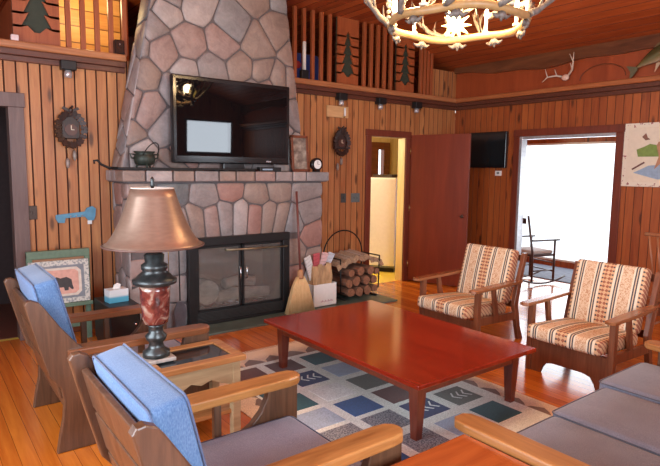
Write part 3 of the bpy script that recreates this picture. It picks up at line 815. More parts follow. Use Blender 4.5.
for a in ((-.115, -.012, 0, .115, .012, .03), (-.115, -.012, .375, .115, .012, .405), (-.115, -.012, 0, -.085, .012, .405), (.085, -.012, 0, .115, .012, .405)): b.box(a[:3], a[3:], .004)
rot = Matrix.Rotation(-.10, 4, 'X')
obj('frame', b.move(rot), m_trim, t)
tp = NT('sepia_print'); mp_ = tp.out(tp.ramp(tp.noise(tp.tc.outputs['Object'], 12, 4), [(.3, (.08, .06, .05)), (.5, (.25, .2, .16)), (.7, (.45, .40, .33))]), .4)
obj('print', B().box((-.09, -.004, .025), (.09, .004, .38)).move(rot), mp_, t)
t = thing('mantel_clock', 'small round black clock with a white face on the mantel end', 'clock', (-2.90, -0.47, 1.55))
obj('case', B().tube([(0, -.02, .085), (0, .03, .085)], .072, 28).box((-.04, -.02, 0), (.04, .03, .02), .004), m_bezel, t)
f_ = obj('face', B().tube([(0, -.0235, .085), (0, -.02, .085)], .05, 28), m_white, t)
obj('hand', B().box((-.002, -.026, .085), (.002, -.0238, .12)).box((0, -.026, .083), (.026, -.0238, .087)), m_black, f_)
t = thing('cast_iron_kettle', 'small dark cast-iron kettle on the left end of the mantel', 'kettle', (-4.85, -0.46, 1.575))
obj('pot', B().lathe([(.05, .02), (.085, .035), (.098, .08), (.09, .115), (.078, .13), (.095, .142), (.095, .15), (.075, .148)], n=24), m_castiron, t)
obj('handle', B().tube([(.10 * math.cos(a), 0, .13 + .13 * math.sin(a)) for a in [PI * k / 12 for k in range(13)]], .005, 6), m_iron, t).rotation_euler = (.5, 0, 0.6)
for k in range(3):
    a = 2 * PI * k / 3 + .5; obj('leg', B().tube([(.06 * math.cos(a), .06 * math.sin(a), .035), (.075 * math.cos(a), .075 * math.sin(a), 0)], [.014, .008], 6), m_castiron, t)
for s_ in (-1, 1): obj('ear', B().tube([(s_ * .09, 0, .12), (s_ * .13, 0, .125), (s_ * .12, 0, .09), (s_ * .095, 0, .085)], .008, 6), m_castiron, t)
t = thing('iron_crane_bar', 'black wrought iron bar with a curled end along the mantel', 'iron bar', (-4.6, -0.56, 1.56))
obj('bar', B().box((-.52, -.012, -.004), (.85, .012, .018), .004), m_iron, t)
obj('curl', B().tube([(-.52, 0, .008), (-.60, 0, .012), (-.66, 0, .04), (-.69, 0, .075), (-.72, 0, .07), (-.715, 0, .045)], [.012, .012, .011, .011, .010, .009], 8), m_iron, t)

# ------------------------------------------------------------------ beside the hearth
m_straw = wood('broom_straw', (.55, .33, .13), (.82, .60, .32), grain='z', across=90, along=3, rough=.7)
t = thing('corn_broom', 'corn straw broom leaning against the stone beside the firebox', 'broom', (-3.27, -0.70, 0.02))
b = B(); n = 22
for layer in range(-2, 3):
    for k in range(-9, 10):
        x0 = k * .0045; x1 = k * .0195; y0_ = layer * .006; y1_ = layer * .014
        b.tube([(x0, y0_, .40), (x0 * 2.2, y0_ * 1.5, .30), (x1, y1_, .0 + random.uniform(0, .012))], [.006, .010, .008], 5)
obj('bristles', b, m_straw, t)
obj('binding', B().lathe([(.034, .38), (.038, .40), (.032, .43), (.034, .45), (.024, .48)], n=14), plain('tan_binding', (.45, .22, .10), .6), t)
obj('stick', B().tube([(0, .0, .45), (.012, .10, 1.32)], .013, 10), plain('red_brown_stick', (.16, .05, .04), .4), t)
t = thing('newspaper_box', 'white cardboard box of papers on the hearth beside the broom', 'box', (-2.87, -0.50, 0.02))
b = B()
b.box((-.17, -.12, 0), (.17, .12, .008)); b.box((-.17, -.12, 0), (.17, -.112, .26)); b.box((-.17, .112, 0), (.17, .12, .26)); b.box((-.17, -.12, 0), (-.162, .12, .26)); b.box((.162, -.12, 0), (.17, .12, .26))
obj('carton', b, m_white, t)
b = B()
for k in range(9): b.box((-.06 + k * .02, -.1215, .05), (-.048 + k * .02, -.120, .062 + .01 * (k % 2)))
obj('lettering', b, plain('pink_grey_print', (.55, .35, .42), .6), t)
t2 = thing('paper_bag', 'crumpled brown paper grocery bag standing in the white box', 'bag', (-2.90, -0.50, 0.03))
b = B(); prof = [(-.13, -.10), (.13, -.10), (.13, .10), (-.13, .10)]
for (p, q) in zip(prof, prof[1:] + prof[:1]):
    N = 4
    for i in range(N):
        u0, u1 = i / N, (i + 1) / N
        f = lambda u, z: (p[0] + (q[0] - p[0]) * u + random.Random(int(u * 99) + int(z * 50)).uniform(-.012, .012) * (z > .1), p[1] + (q[1] - p[1]) * u + .012 * math.sin(z * 30 + u * 8) * (z > .2), z)
        for z0, z1 in ((0, .2), (.2, .32), (.32, .46 + .02 * (i % 2))): b.quad(f(u0, z0), f(u1, z0), f(u1, z1), f(u0, z1))
o = obj('bag_body', b, fabric('kraft_paper', (.36, .22, .11), (.56, .37, .20), 30), t2)
sm = o.modifiers.new('thick', 'SOLIDIFY'); sm.thickness = .003
cols = [('white newsprint', (.75, .75, .74)), ('red and white', (.55, .10, .12)), ('pale pink', (.75, .5, .5)), ('bluish white', (.6, .66, .75))]
for k, (nm, c) in enumerate(cols):
    a = [-.5, -.12, .25, .5][k]
    tp = NT('newsprint_' + nm.replace(' ', '_')); q = tp.noise(tp.mapv((10, 10, 90)), 1.0, 2)
    mm = tp.out(tp.ramp(q, [(.36, tuple(x * .55 for x in c)), (.5, c)]), .6)
    b = B().box((-.045, -.012, 0), (.045, .012, .30), .008)
    o = obj('folded_newspaper', b, mm); o.location = (-3.0 + k * .063, -0.55 + .03 * k, 0.34); o.rotation_euler = (.18, a * .8, 0)
    tag(o, 'folded %s newspaper poking out of the brown paper bag' % nm, 'newspaper', )
# log carrier
t = thing('log_carrier', 'black iron hoop log carrier with a canvas sling on the hearth', 'log carrier', (-2.27, -0.36, 0.02))
b = B()
for yy in (-.17, .17): b.tube([(.31 * math.cos(a), yy, .50 + .30 * math.sin(a)) for a in [PI * k / 20 for k in range(21)]] if yy > 0 else [(-.31, yy, .50), (-.30, yy, .10), (0, yy, .03), (.30, yy, .10), (.31, yy, .50)], .009, 8)
b.tube([(-.31, .17, .50), (-.30, .17, .10), (0, .17, .03), (.30, .17, .10), (.31, .17, .50)], .009, 8)
for xx in (-.25, .25): b.tube([(xx, -.19, .012), (xx, .19, .012)], .012, 8)
for xx in (-.31, .31): b.tube([(xx, -.17, .5), (xx, .17, .5)], .009, 8)
obj('hoop_frame', b, m_iron, t)
m_bark = wood('firewood_bark', (.10, .045, .028), (.30, .155, .10), grain='y', across=25, along=3, rough=.85, bump=.5)
m_end = plain('split_wood_end', (.27, .12, .065), .8, var=.3, scale=40)
places = [(-.19, .10, .055), (-.06, .095, .06), (.08, .10, .06), (.20, .11, .05), (-.22, .21, .055), (-.09, .22, .062), (.05, .225, .058), (.18, .22, .055), (-.17, .33, .05), (-.03, .34, .06), (.12, .335, .055), (.22, .32, .04)]
lb = ['lowest row of the log carrier', 'middle row of the log carrier', 'top row of the log carrier']; pos = ['far left', 'centre left', 'centre right', 'far right']
for k, (x, z, r) in enumerate(places):
    b = B(); rnd = random.Random(k)
    ring = [(x + r * math.cos(a) * rnd.uniform(.8, 1.1), z + r * math.sin(a) * rnd.uniform(.8, 1.1)) for a in [2 * PI * i / 9 for i in range(9)]]
    b.prism(ring, 'y', -.20 - rnd.uniform(0, .04), .18)
    for f in b.bm.faces:
        if len(f.verts) > 4: f.material_index = 1
    o = obj('firewood_log', b, [m_bark, m_end]); o.location = (-2.27, -.36, .02)
    tag(o, 'split firewood log, %s in the %s' % (pos[k % 4], lb[k // 4]), 'log', 'split logs in the carrier')
b = B(); N = 14
pl = [(-.36 + .72 * i / N, .42 + .10 * math.sin(PI * i / N) + .02 * math.sin(i * 2.3)) for i in range(N + 1)]
for (p, q) in zip(pl, pl[1:]):
    b.quad((p[0], -.16, p[1]), (q[0], -.16, q[1]), (q[0], .16, q[1] + .02), (p[0], .16, p[1] + .02))
    b.quad((p[0], -.16, p[1]), (q[0], -.16, q[1]), (q[0], -.20, q[1] - .05), (p[0], -.20, p[1] - .05))
o = obj('canvas_sling', b, fabric('brown_canvas', (.24, .15, .09), (.44, .30, .19), 80), t); o.modifiers.new('thick', 'SOLIDIFY').thickness = .012
# fire tools left of the firebox
t = thing('fireplace_shovel', 'long black fireplace shovel leaning on the stones behind the table lamp', 'shovel', (-4.60, -0.62, 0.02))
obj('shaft', B().tube([(0, 0, .3), (.02, .06, 1.05)], .007, 8).tube([(.02, .06, 1.05), (.03, .07, 1.12)], .012, 8), m_iron, t)
obj('blade', B().prism([(-.045, .02), (.045, .02), (.06, .2), (.03, .29), (-.03, .29), (-.06, .2)], 'y', -.006, .006), plain('blued_steel', (.16, .17, .20), .35, .8), t)

# ------------------------------------------------------------------ kitchen doorway: door, fridge
D0 = Vector((DX1 + 0.085, -0.03, 0))
ang = math.atan2(-.84, .26)
t = thing('door_1', 'plain dark red flush door standing wide open from the kitchen doorway', 'door', D0, ang)
del t['category']; del t['label']; t['kind'] = 'structure'
obj('door_leaf', B().box((0, -.02, .015), (.86, .02, 2.07), .003), m_door, t)
for s_ in (-1, 1): obj('door_knob', B().tube([(.80, s_ * .02, .98), (.80, s_ * .045, .98)], .008, 8).ball((.80, s_ * .06, .98), .026), m_bronze, t)
for z in (.25, 1.05, 1.85): obj('hinge', B().tube([(-.006, -.015, z - .045), (-.006, -.015, z + .045)], .008, 8), m_brass, t)
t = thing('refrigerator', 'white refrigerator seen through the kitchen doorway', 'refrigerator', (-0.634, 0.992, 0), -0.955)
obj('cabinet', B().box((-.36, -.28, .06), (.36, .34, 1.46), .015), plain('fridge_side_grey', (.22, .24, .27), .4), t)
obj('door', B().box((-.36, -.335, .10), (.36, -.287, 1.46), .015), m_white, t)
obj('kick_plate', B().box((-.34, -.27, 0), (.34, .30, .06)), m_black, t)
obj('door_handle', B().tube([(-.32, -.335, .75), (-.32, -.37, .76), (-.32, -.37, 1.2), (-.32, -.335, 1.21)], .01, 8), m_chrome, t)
t = thing('dark_cupboard', 'dark cupboard standing behind the white refrigerator in the kitchen', 'cupboard', (0.45, 1.75, 0))
obj('body', B().box((-.3, -.25, .05), (.3, .25, 1.5), .01), m_darkwall, t); obj('door', B().box((-.28, -.268, .08), (.28, -.25, 1.46), .004), m_darkwall, t); obj('plinth', B().box((-.28, -.23, 0), (.28, .25, .05)), m_black, t)

# ------------------------------------------------------------------ east wall things
t = thing('wall_television', 'small black flat-screen hanging on the east wall beside the open door', 'television', (-0.002, -0.625, 1.88))
obj('bezel', B().box((-.05, -.325, -.25), (0, .325, .25), .008), m_bezel, t)
tp = NT('dim_reflection_screen'); mq = tp.out((.012, .016, .018), .12, 0, .6)
obj('screen', B().box((-.0535, -.29, -.20), (-.049, .29, .215)), mq, t)
t = thing('thermostat', 'small white thermostat just beneath the wall television', 'thermostat', (-0.002, -0.82, 1.555))
obj('body', B().box((-.02, -.05, -.035), (0, .05, .035), .005), m_white, t); obj('display', B().box((-.022, -.02, -.012), (-.0195, .02, .018)), plain('grey_lcd', (.2, .22, .22), .3), t)
# poster with a wader and fish
t = thing('fishing_poster', 'cream poster of an angler and fish with a speckled border', 'poster', (-0.002, -2.90, 1.785))
tp = NT('speckled_cream_border'); n = tp.noise(tp.tc.outputs['Object'], 28, 2)
mb = tp.out(tp.ramp(n, [(.33, (.35, .12, .12)), (.40, (.82, .76, .62))]), .6)
obj('border', B().box((-.02, -.39, -.355), (0, .39, .355), .004), mb, t)
pp = obj('paper', B().box((-.024, -.34, -.305), (-.019, .34, .305)), plain('cream_paper', (.80, .73, .58), .6, var=.04), t)
P = lambda pts, x0, x1: B().prism(pts, 'x', x0, x1)
obj('grassy_bank', P([(.22, -.02), (.24, .06), (.16, .09), (.10, .12), (0, .10), (-.02, -.02)], -.026, -.024), plain('bank_green', (.22, .33, .08), .7), t)
obj('water', P([(.26, -.20), (.10, -.12), (-.30, -.08), (-.32, -.24), (0, -.27)], -.0255, -.024), plain('water_blue', (.32, .45, .60), .6), t)
obj('wader_figure', P([(.04, -.16), (.0, -.02), (.03, .10), (-.01, .2), (-.08, .24), (-.17, .21), (-.22, .10), (-.16, -.02), (-.14, -.16), (-.08, -.04)], -.028, -.0255), plain('wader_brown', (.50, .26, .15), .7), t)
obj('hat', P([(.02, .14), (-.01, .18), (-.08, .19), (-.10, .15)], -.0295, -.028), plain('hat_cream', (.8, .72, .58), .7), t)
obj('flying_duck', P([(.19, .20), (.15, .24), (.13, .19), (.10, .17), (.15, .16)], -.026, -.024), plain('duck_brown', (.25, .12, .08), .7), t)
obj('fishing_rod', P([(.27, -.17), (.14, -.09), (.15, -.075), (.28, -.155)], -.027, -.0255), plain('rod_brown', (.16, .06, .05), .7), t)
# antlers mounted above the ledge and a mounted fish
t = thing('mounted_antlers', 'pale deer antlers mounted on the red panel above the east ledge', 'antlers', (-0.02, -1.76, 2.745))
m_ant = plain('pale_antler', (.62, .50, .40), .5)
obj('skull_plate', B().ball((-.03, 0, 0), .05, (.6, 1, .8)), plain('skull_pink', (.8, .55, .42), .5), t)
for s_, q in ((1, [(0, 0, 0), (-.06, .10, .03), (-.10, .20, .02), (-.12, .26, -.04)]), (-1, [(0, 0, 0), (-.06, -.10, .08), (-.10, -.13, .17), (-.12, -.09, .26)])):
    a = obj('antler', B().tube([Vector(p) for p in q], [.014, .012, .009, .004], 8).tube([q[2], (q[2][0] - .03, q[2][1] + s_ * .02, q[2][2] + .10)], [.008, .003], 6).tube([q[1], (q[1][0] - .05, q[1][1], q[1][2] + .07)], [.009, .003], 6), m_ant, t)
t = thing('ring_shadow', 'thin dark arc modelled as a ring shadow on the red panel beside the antlers', 'shadow', (-0.012, -2.20, 2.68))
obj('ring', B().tube([(0, .27 * math.cos(a), .16 * math.sin(a) - .02 + .03) for a in [PI * k / 24 for k in range(25)]], .006, 6), m_trim, t)  # dark arc added on the panel in place of a ring-shaped cast shadow
t = thing('mounted_fish', 'mounted brown and silver fish standing on the east ledge', 'fish', (-0.06, -2.90, 2.78), 0)
t.rotation_euler = (-.30, 0, 0); t.location.z += .05
b = B(); N = 12; L_ = .62
pts = [(0, .30 - L_ * k / N, .01 + .05 * math.sin(PI * k / N)) for k in range(N + 1)]
rs = [.016, .028, .048, .066, .08, .088, .09, .086, .078, .068, .055, .035, .012]
b.tube(pts, rs, 12)
for v in b.bm.verts: v.co.x *= .5
tp = NT('fish_skin'); z = tp.xyz()[2]; mfi = tp.out(tp.ramp(tp.math('ADD', tp.math('MULTIPLY', z, 5.0), .5), [(.3, (.55, .45, .33)), (.6, (.20, .17, .07)), (.9, (.08, .08, .03))]), .2, .2, coat=.5)
obj('body', b, mfi, t)
obj('tail_fin', P([(.29, .01), (.40, .07), (.375, -.01), (.41, -.10), (.30, -.02)], -.006, .006), plain('fin_grey', (.12, .11, .06), .4), t)
obj('dorsal_fin', P([(.12, .11), (.04, .17), (-.10, .16), (-.08, .12)], -.005, .005), plain('fin_dark', (.14, .11, .05), .4), t)
for a in (.08, -.08): obj('belly_fin', P([(a + .02, -.03), (a + .06, -.12), (a - .03, -.04)], -.004, .004), plain('fin_pale', (.5, .38, .25), .4), t)
obj('stand', B().box((-.015, -.02, -.19), (.015, .02, -.02)).box((-.04, -.05, -.198), (.04, .05, -.18)), m_trim, t)

# ------------------------------------------------------------------ rocking chair in the sunroom
t = thing('rocking_chair', 'dark wooden ladder-back rocking chair with a pale seat pad in the sunroom', 'rocking chair', (0.50, -1.08, 0), -0.25)
m_rock = wood('dark_rocker_wood', (.03, .012, .01), (.09, .04, .03), grain='z', rough=.35)
for s_ in (-1, 1):
    obj('rocker', B().tube([(-.42 + .07 * k, s_ * .23, .02 + .09 * ((k - 6.2) / 6.2) ** 2) for k in range(13)], .014, 8), m_rock, t)
    obj('leg', B().tube([(.20, s_ * .23, .03), (.20, s_ * .23, .62)], .016, 8), m_rock, t)
    obj('leg', B().tube([(-.18, s_ * .22, .03), (-.19, s_ * .22, .45), (-.29, s_ * .21, .98)], .016, 8), m_rock, t)
    obj('armrest', B().box((-.22, s_ * .24 - .025, .62), (.26, s_ * .24 + .025, .645), .006), m_rock, t)
    obj('stretcher', B().tube([(.20, s_ * .23, .2), (-.18, s_ * .22, .2)], .009, 6), m_rock, t)
for z in (.18, .30): obj('stretcher', B().tube([(.20, -.23, z), (.20, .23, z)], .009, 6), m_rock, t)
for k, z in enumerate((.90,)): obj('back_slat', B().box((-.235 - (z - .45) * .18 - .008, -.2, z - .035), (-.235 - (z - .45) * .18 + .008, .2, z + .045), .004), m_rock, t)
obj('seat', B().box((-.2, -.23, .40), (.22, .23, .43), .008), m_rock, t)
obj('seat_pad', B().box((-.18, -.21, .43), (.2, .21, .48), .022, 3), fabric('pale_pad', (.38, .33, .3), (.6, .54, .5)), t)

# ------------------------------------------------------------------ spindle-back chair behind the right armchair
t = thing('spindle_chair', 'brown spindle-back wooden chair at the right edge behind the striped armchair', 'chair', (-1.05, -3.62, 0), 0)
m_wind = wood('windsor_wood', (.22, .07, .03), (.42, .17, .08), grain='z', rough=.35)
obj('seat', B().box((-.22, -.22, .42), (.22, .22, .46), .02, 3), m_wind, t)
for sx in (-1, 1):
    for sy in (-1, 1): obj('leg', B().tube([(sx * .15, sy * .15, .42), (sx * .19, sy * .19, 0)], [.018, .013], 8), m_wind, t)
for k in range(7):
    y = -.18 + .06 * k; obj('spindle', B().tube([(-.19, y * .9, .46), (-.30, y * 1.15, 1.03)], .009, 8), m_wind, t)
obj('crest_rail', B().tube([(-.30 - .02 * math.cos(k / 8 * PI - PI / 2), -.24 + .06 * k, 1.04) for k in range(9)], .016, 8), m_wind, t)
obj('stretcher', B().tube([(-.17, -.17, .2), (.17, -.17, .2)], .009).tube([(-.17, .17, .2), (.17, .17, .2)], .009), m_wind, t)

# ------------------------------------------------------------------ left wall: green stand, bear picture, black cabinet, tissues
t = thing('green_wood_stand', 'green painted wooden folding stand against the left pine wall', 'stand', (-5.57, -0.24, 0))
m_green = plain('sage_green_paint', (.12, .19, .13), .5)
for s_ in (-1, 1):
    obj('post', B().box((s_ * .235 - .022, -.03, 0), (s_ * .235 + .022, .02, .83), .004), m_green, t)
obj('top_rail', B().box((-.257, -.035, .77), (.257, .02, .84), .006), m_green, t)
obj('shelf_rail', B().box((-.257, -.10, .33), (.257, .02, .365), .005), m_green, t)
obj('lower_rail', B().box((-.24, -.02, .12), (.24, .01, .16), .004), m_green, t)
obj('arched_rail', B().prism([(-.21, .70), (-.12, .735), (0, .75), (.12, .735), (.21, .70), (.21, .77), (-.21, .77)], 'y', -.02, 0), wood('stand_slat', (.2, .09, .04), (.4, .2, .1), grain='x'), t)
t = thing('bear_picture', 'framed picture of a dark bear on pink ground with speckled border', 'picture', (-5.575, -0.315, 0.366))
rot = Matrix.Rotation(-.09, 4, 'X')
tp = NT('speckled_grey_frame'); n = tp.noise(tp.tc.outputs['Object'], 60, 2)
obj('frame', B().box((-.245, -.012, 0), (.245, .012, .385), .006).move(rot), tp.out(tp.ramp(n, [(.42, (.28, .30, .30)), (.5, (.58, .57, .52))]), .6), t)
obj('mat', B().box((-.20, -.015, .045), (.20, -.010, .34)).move(rot), plain('grey_blue_mat', (.20, .22, .25), .6), t)
obj('inner_border', B().prism([(-.175, .10), (-.14, .065), (.14, .065), (.175, .10), (.175, .285), (.14, .32), (-.14, .32), (-.175, .285)], 'y', -.018, -.014).move(rot), plain('cream_mat', (.62, .55, .47), .6), t)
obj('pink_ground', B().prism([(-.15, .11), (-.12, .085), (.12, .085), (.15, .11), (.15, .275), (.12, .30), (-.12, .30), (-.15, .275)], 'y', -.021, -.017).move(rot), plain('pink_ground', (.62, .34, .27), .6), t)
bear = [(-.095, .20), (-.10, .175), (-.075, .165), (-.065, .15), (-.07, .115), (-.04, .115), (-.03, .145), (.025, .145), (.03, .115), (.06, .115), (.065, .145), (.09, .12), (.105, .125), (.095, .165), (.09, .21), (.05, .235), (0, .225), (-.03, .24), (-.055, .23), (-.07, .24), (-.078, .222)]
obj('bear', B().prism(bear, 'y', -.024, -.020).move(rot), plain('bear_black', (.05, .045, .045), .7), t)
t = thing('black_cabinet', 'low black cabinet in the corner beside the fireplace', 'cabinet', (-5.17, -0.60, 0))
obj('body', B().box((-.14, -.24, .03), (.12, .24, .395), .006), m_black, t)
obj('door', B().box((-.13, -.252, .05), (.11, -.24, .38), .003), m_bezel, t); obj('plinth', B().box((-.13, -.22, 0), (.11, .23, .03)), m_black, t)
obj('knob', B().ball((.07, -.262, .23), .012), m_chrome, t)
t = thing('tissue_box', 'blue and white tissue box on the black cabinet', 'tissue box', (-5.185, -0.62, 0.395), .1)
tp = NT('blue_white_carton'); n = tp.xyz()[2]
obj('carton', B().box((-.085, -.06, 0), (.085, .06, .115), .003), tp.out(tp.ramp(tp.math('MULTIPLY', n, 8.0), [(.35, (.10, .42, .60)), (.5, (.70, .76, .80))]), .4), t)
obj('tissue', B().prism([(-.03, .115), (.03, .115), (.04, .15), (.01, .165), (-.02, .15)], 'y', -.004, .004), m_white, t)

# ------------------------------------------------------------------ rug
def rug():
    t = thing('patchwork_rug', 'patchwork rug of blue teal brown and grey squares under the coffee table', 'rug', (-4.0, -2.75, 0))
    b = B(); Z = .006
    b.box((-4.95, -4.05, 0.0), (-3.20, -1.50, Z), .002)                        # tan ground
    b.mi = 1; b.box((-4.76, -3.74, Z - .001), (-3.36, -1.80, Z + .0018))                 # white field
    b.mi = 2                                                                      # brown saw-tooth border
    for k in range(7):
        x = -4.74 + k * .20
        for y, s_ in ((-1.80, 1), (-3.74, -1)): b.prism([(x, y), (x + .19, y), (x + .17, y + s_ * .05), (x + .10, y + s_ * .13), (x + .02, y + s_ * .06)], 'z', Z - .001, Z + .0015)
    for k in range(10):
        y = -3.74 + k * .195
        for x, s_ in ((-3.36, 1), (-4.76, -1)): b.prism([(x, y), (x + s_ * .04, y + .04), (x + s_ * .075, y + .10), (x + s_ * .03, y + .17), (x, y + .185)], 'z', Z - .001, Z + .0015)
    cols = {'t': 3, 'n': 4, 'b': 5, 'l': 6, 'g': 7, 'r': 8, 'w': 9, 's': 10}
    rows = [(-1.975, 'tltrr'), (-2.285, 'bl' + 'l' + 'n' + 'r'), (-2.595, 'rbg' + 'wt'), (-2.885, 'tnrbl'), (-3.165, 'bgnss'), (-3.480, 'wtlwr')]
    xs = [-3.60, -3.94, -4.28, -4.61]
    table = {-1.975: 'ttrr', -2.285: 'blnt', -2.595: 'rgwt', -2.885: 'trbl', -3.165: 'gnss', -3.480: 'tlsb'}
    for y, row in table.items():
        for x, ch in zip(xs, row):
            b.mi = cols[ch]; b.box((x - .127, y - .117, Z), (x + .127, y + .117, Z + .004), .0015)
            if ch in 'n' or (ch == 'g' and y < -3):
                b.mi = 9
                for q in range(3):
                    cx = x - .06 + q * .055
                    b.prism([(cx, y), (cx + .035, y + .05), (cx + .05, y + .05), (cx + .015, y), (cx + .05, y - .05), (cx + .035, y - .05)], 'z', Z + .003, Z + .0052)
    b.mi = 11
    for k in range(70):
        x = -4.93 + k * .0247; b.box((x, -1.50, 0), (x + .012, -1.455, .003))
    fm = lambda n, a: fabric(n, tuple(c * .75 for c in a), tuple(min(1, c * 1.2) for c in a), 120)
    sp = NT('speckled_grey_wool'); msp = sp.out(sp.ramp(sp.noise(sp.tc.outputs['Object'], 90, 2), [(.42, (.13, .14, .18)), (.55, (.36, .38, .40))]), .9)
    mats = [fm('rug_tan', (.80, .62, .44)), fm('rug_offwhite', (.80, .86, .78)), fm('rug_brown', (.22, .14, .10)), fm('rug_teal', (.012, .095, .12)), fm('rug_navy', (.02, .035, .13)),
            fm('rug_blue', (.015, .075, .26)), fm('rug_light_blue', (.38, .48, .62)), fm('rug_grey', (.14, .15, .13)), fm('rug_red_brown', (.11, .03, .022)), fm('rug_white', (.78, .82, .80)), msp, fm('rug_fringe', (.72, .6, .42))]
    o = obj('weave', b.move(Matrix.Translation((4.0, 2.75, 0))), mats, t)
rug()

# ------------------------------------------------------------------ coffee table
t = thing('coffee_table', 'large low cherry red coffee table in the middle of the room', 'coffee table', (-3.845, -2.71, 0.0))
hx, hy, H = .574, .842, .395
obj('tabletop', B().box((-hx, -hy, H - .028), (hx, hy, H), .006), m_table, t)
b = B()
i_ = .085
for (a, c) in (((-hx + i_, -hy + i_), (hx - i_, -hy + i_ + .022)), ((-hx + i_, hy - i_ - .022), (hx - i_, hy - i_)), ((-hx + i_, -hy + i_), (-hx + i_ + .022, hy - i_)), ((hx - i_ - .022, -hy + i_), (hx - i_, hy - i_))):
    b.box((a[0], a[1], H - .105), (c[0], c[1], H - .028), .003)
obj('apron', b, m_tableleg, t)
for sx in (-1, 1):
    for sy in (-1, 1):
        b = B(); cx, cy = sx * (hx - .115), sy * (hy - .115)
        b.lathe([(.033, .010), (.050, H - .11), (.050, H - .028)], (cx, cy, 0), 4, smooth=False)
        b.move(Matrix.Translation((cx, cy, 0)) @ Matrix.Rotation(PI / 4, 4, 'Z') @ Matrix.Translation((-cx, -cy, 0)))
        obj('leg', b, m_tableleg, t)

# ------------------------------------------------------------------ rustic board armchairs with denim cushions (face +x)
def cushion(b, a, c, r=.04, puff=.018, rot=None, about=None):
    bm = bmesh.new(); bmesh.ops.create_cube(bm, size=1)
    ctr = Vector([(a[i] + c[i]) / 2 for i in range(3)]); d = Vector([abs(c[i] - a[i]) for i in range(3)])
    for v in bm.verts: v.co = Vector((v.co.x * d.x, v.co.y * d.y, v.co.z * d.z))
    bmesh.ops.bevel(bm, geom=list(bm.edges), offset=r, segments=4, profile=.55, affect='EDGES')
    bmesh.ops.subdivide_edges(bm, edges=[e for e in bm.edges if e.calc_length() > min(d) * .8], cuts=5, use_grid_fill=True)
    th = min(range(3), key=lambda i: d[i]); o = [i for i in range(3) if i != th]
    for v in bm.verts:
        q = [1 - (2 * v.co[i] / d[i]) ** 2 for i in o]
        v.co[th] += math.copysign(1, v.co[th]) * puff * max(0, q[0]) * max(0, q[1]) if abs(v.co[th]) > d[th] * .3 else 0
    for f in bm.faces: f.smooth = True
    mt = Matrix.Translation(ctr)
    if rot is not None: mt = Matrix.Translation(about) @ rot @ Matrix.Translation(-Vector(about)) @ mt
    b.merge(bm, mt, True); return b
def rect_loop(a, c, th, pos, r=.03, rot=None, about=None):
    """rounded rectangle loop of points: plane normal to axis th at pos."""
    o = [i for i in range(3) if i != th]; pts = []
    for (sx, sy, a0) in ((1, 1, 0), (-1, 1, PI / 2), (-1, -1, PI), (1, -1, 1.5 * PI)):
        cx = (c[o[0]] - r) if sx > 0 else (a[o[0]] + r); cy = (c[o[1]] - r) if sy > 0 else (a[o[1]] + r)
        for k in range(5):
            an = a0 + PI / 2 * k / 4; p = [0, 0, 0]; p[o[0]] = cx + r * math.cos(an); p[o[1]] = cy + r * math.sin(an); p[th] = pos
            v = Vector(p)
            if rot is not None: v = Vector(about) + rot.to_3x3() @ (v - Vector(about))
            pts.append(v)
    return pts
REAR = [(-.430, 0), (-.205, 0), (-.215, .12), (-.225, .38), (-.225, .54), (-.30, .60), (-.385, .71), (-.465, .835), (-.487, .862), (-.52, .878), (-.545, .874), (-.558, .855), (-.505, .64), (-.452, .44), (-.398, .37), (-.385, .30), (-.392, .20), (-.415, .09)]
FRONT = [(-.215, .14), (.24, .14), (.27, .09), (.29, 0), (.49, 0), (.478, .12), (.478, .54), (.315, .54), (.305, .49), (.275, .43), (.225, .38), (.14, .335), (.03, .305), (-.12, .285), (-.215, .28)]
m_rusticg = wood('golden_oak_arm_x', (0.24, 0.085, 0.022), (0.54, 0.25, 0.075), grain='x', across=18, along=2.5, rough=0.28, coat=0.35)
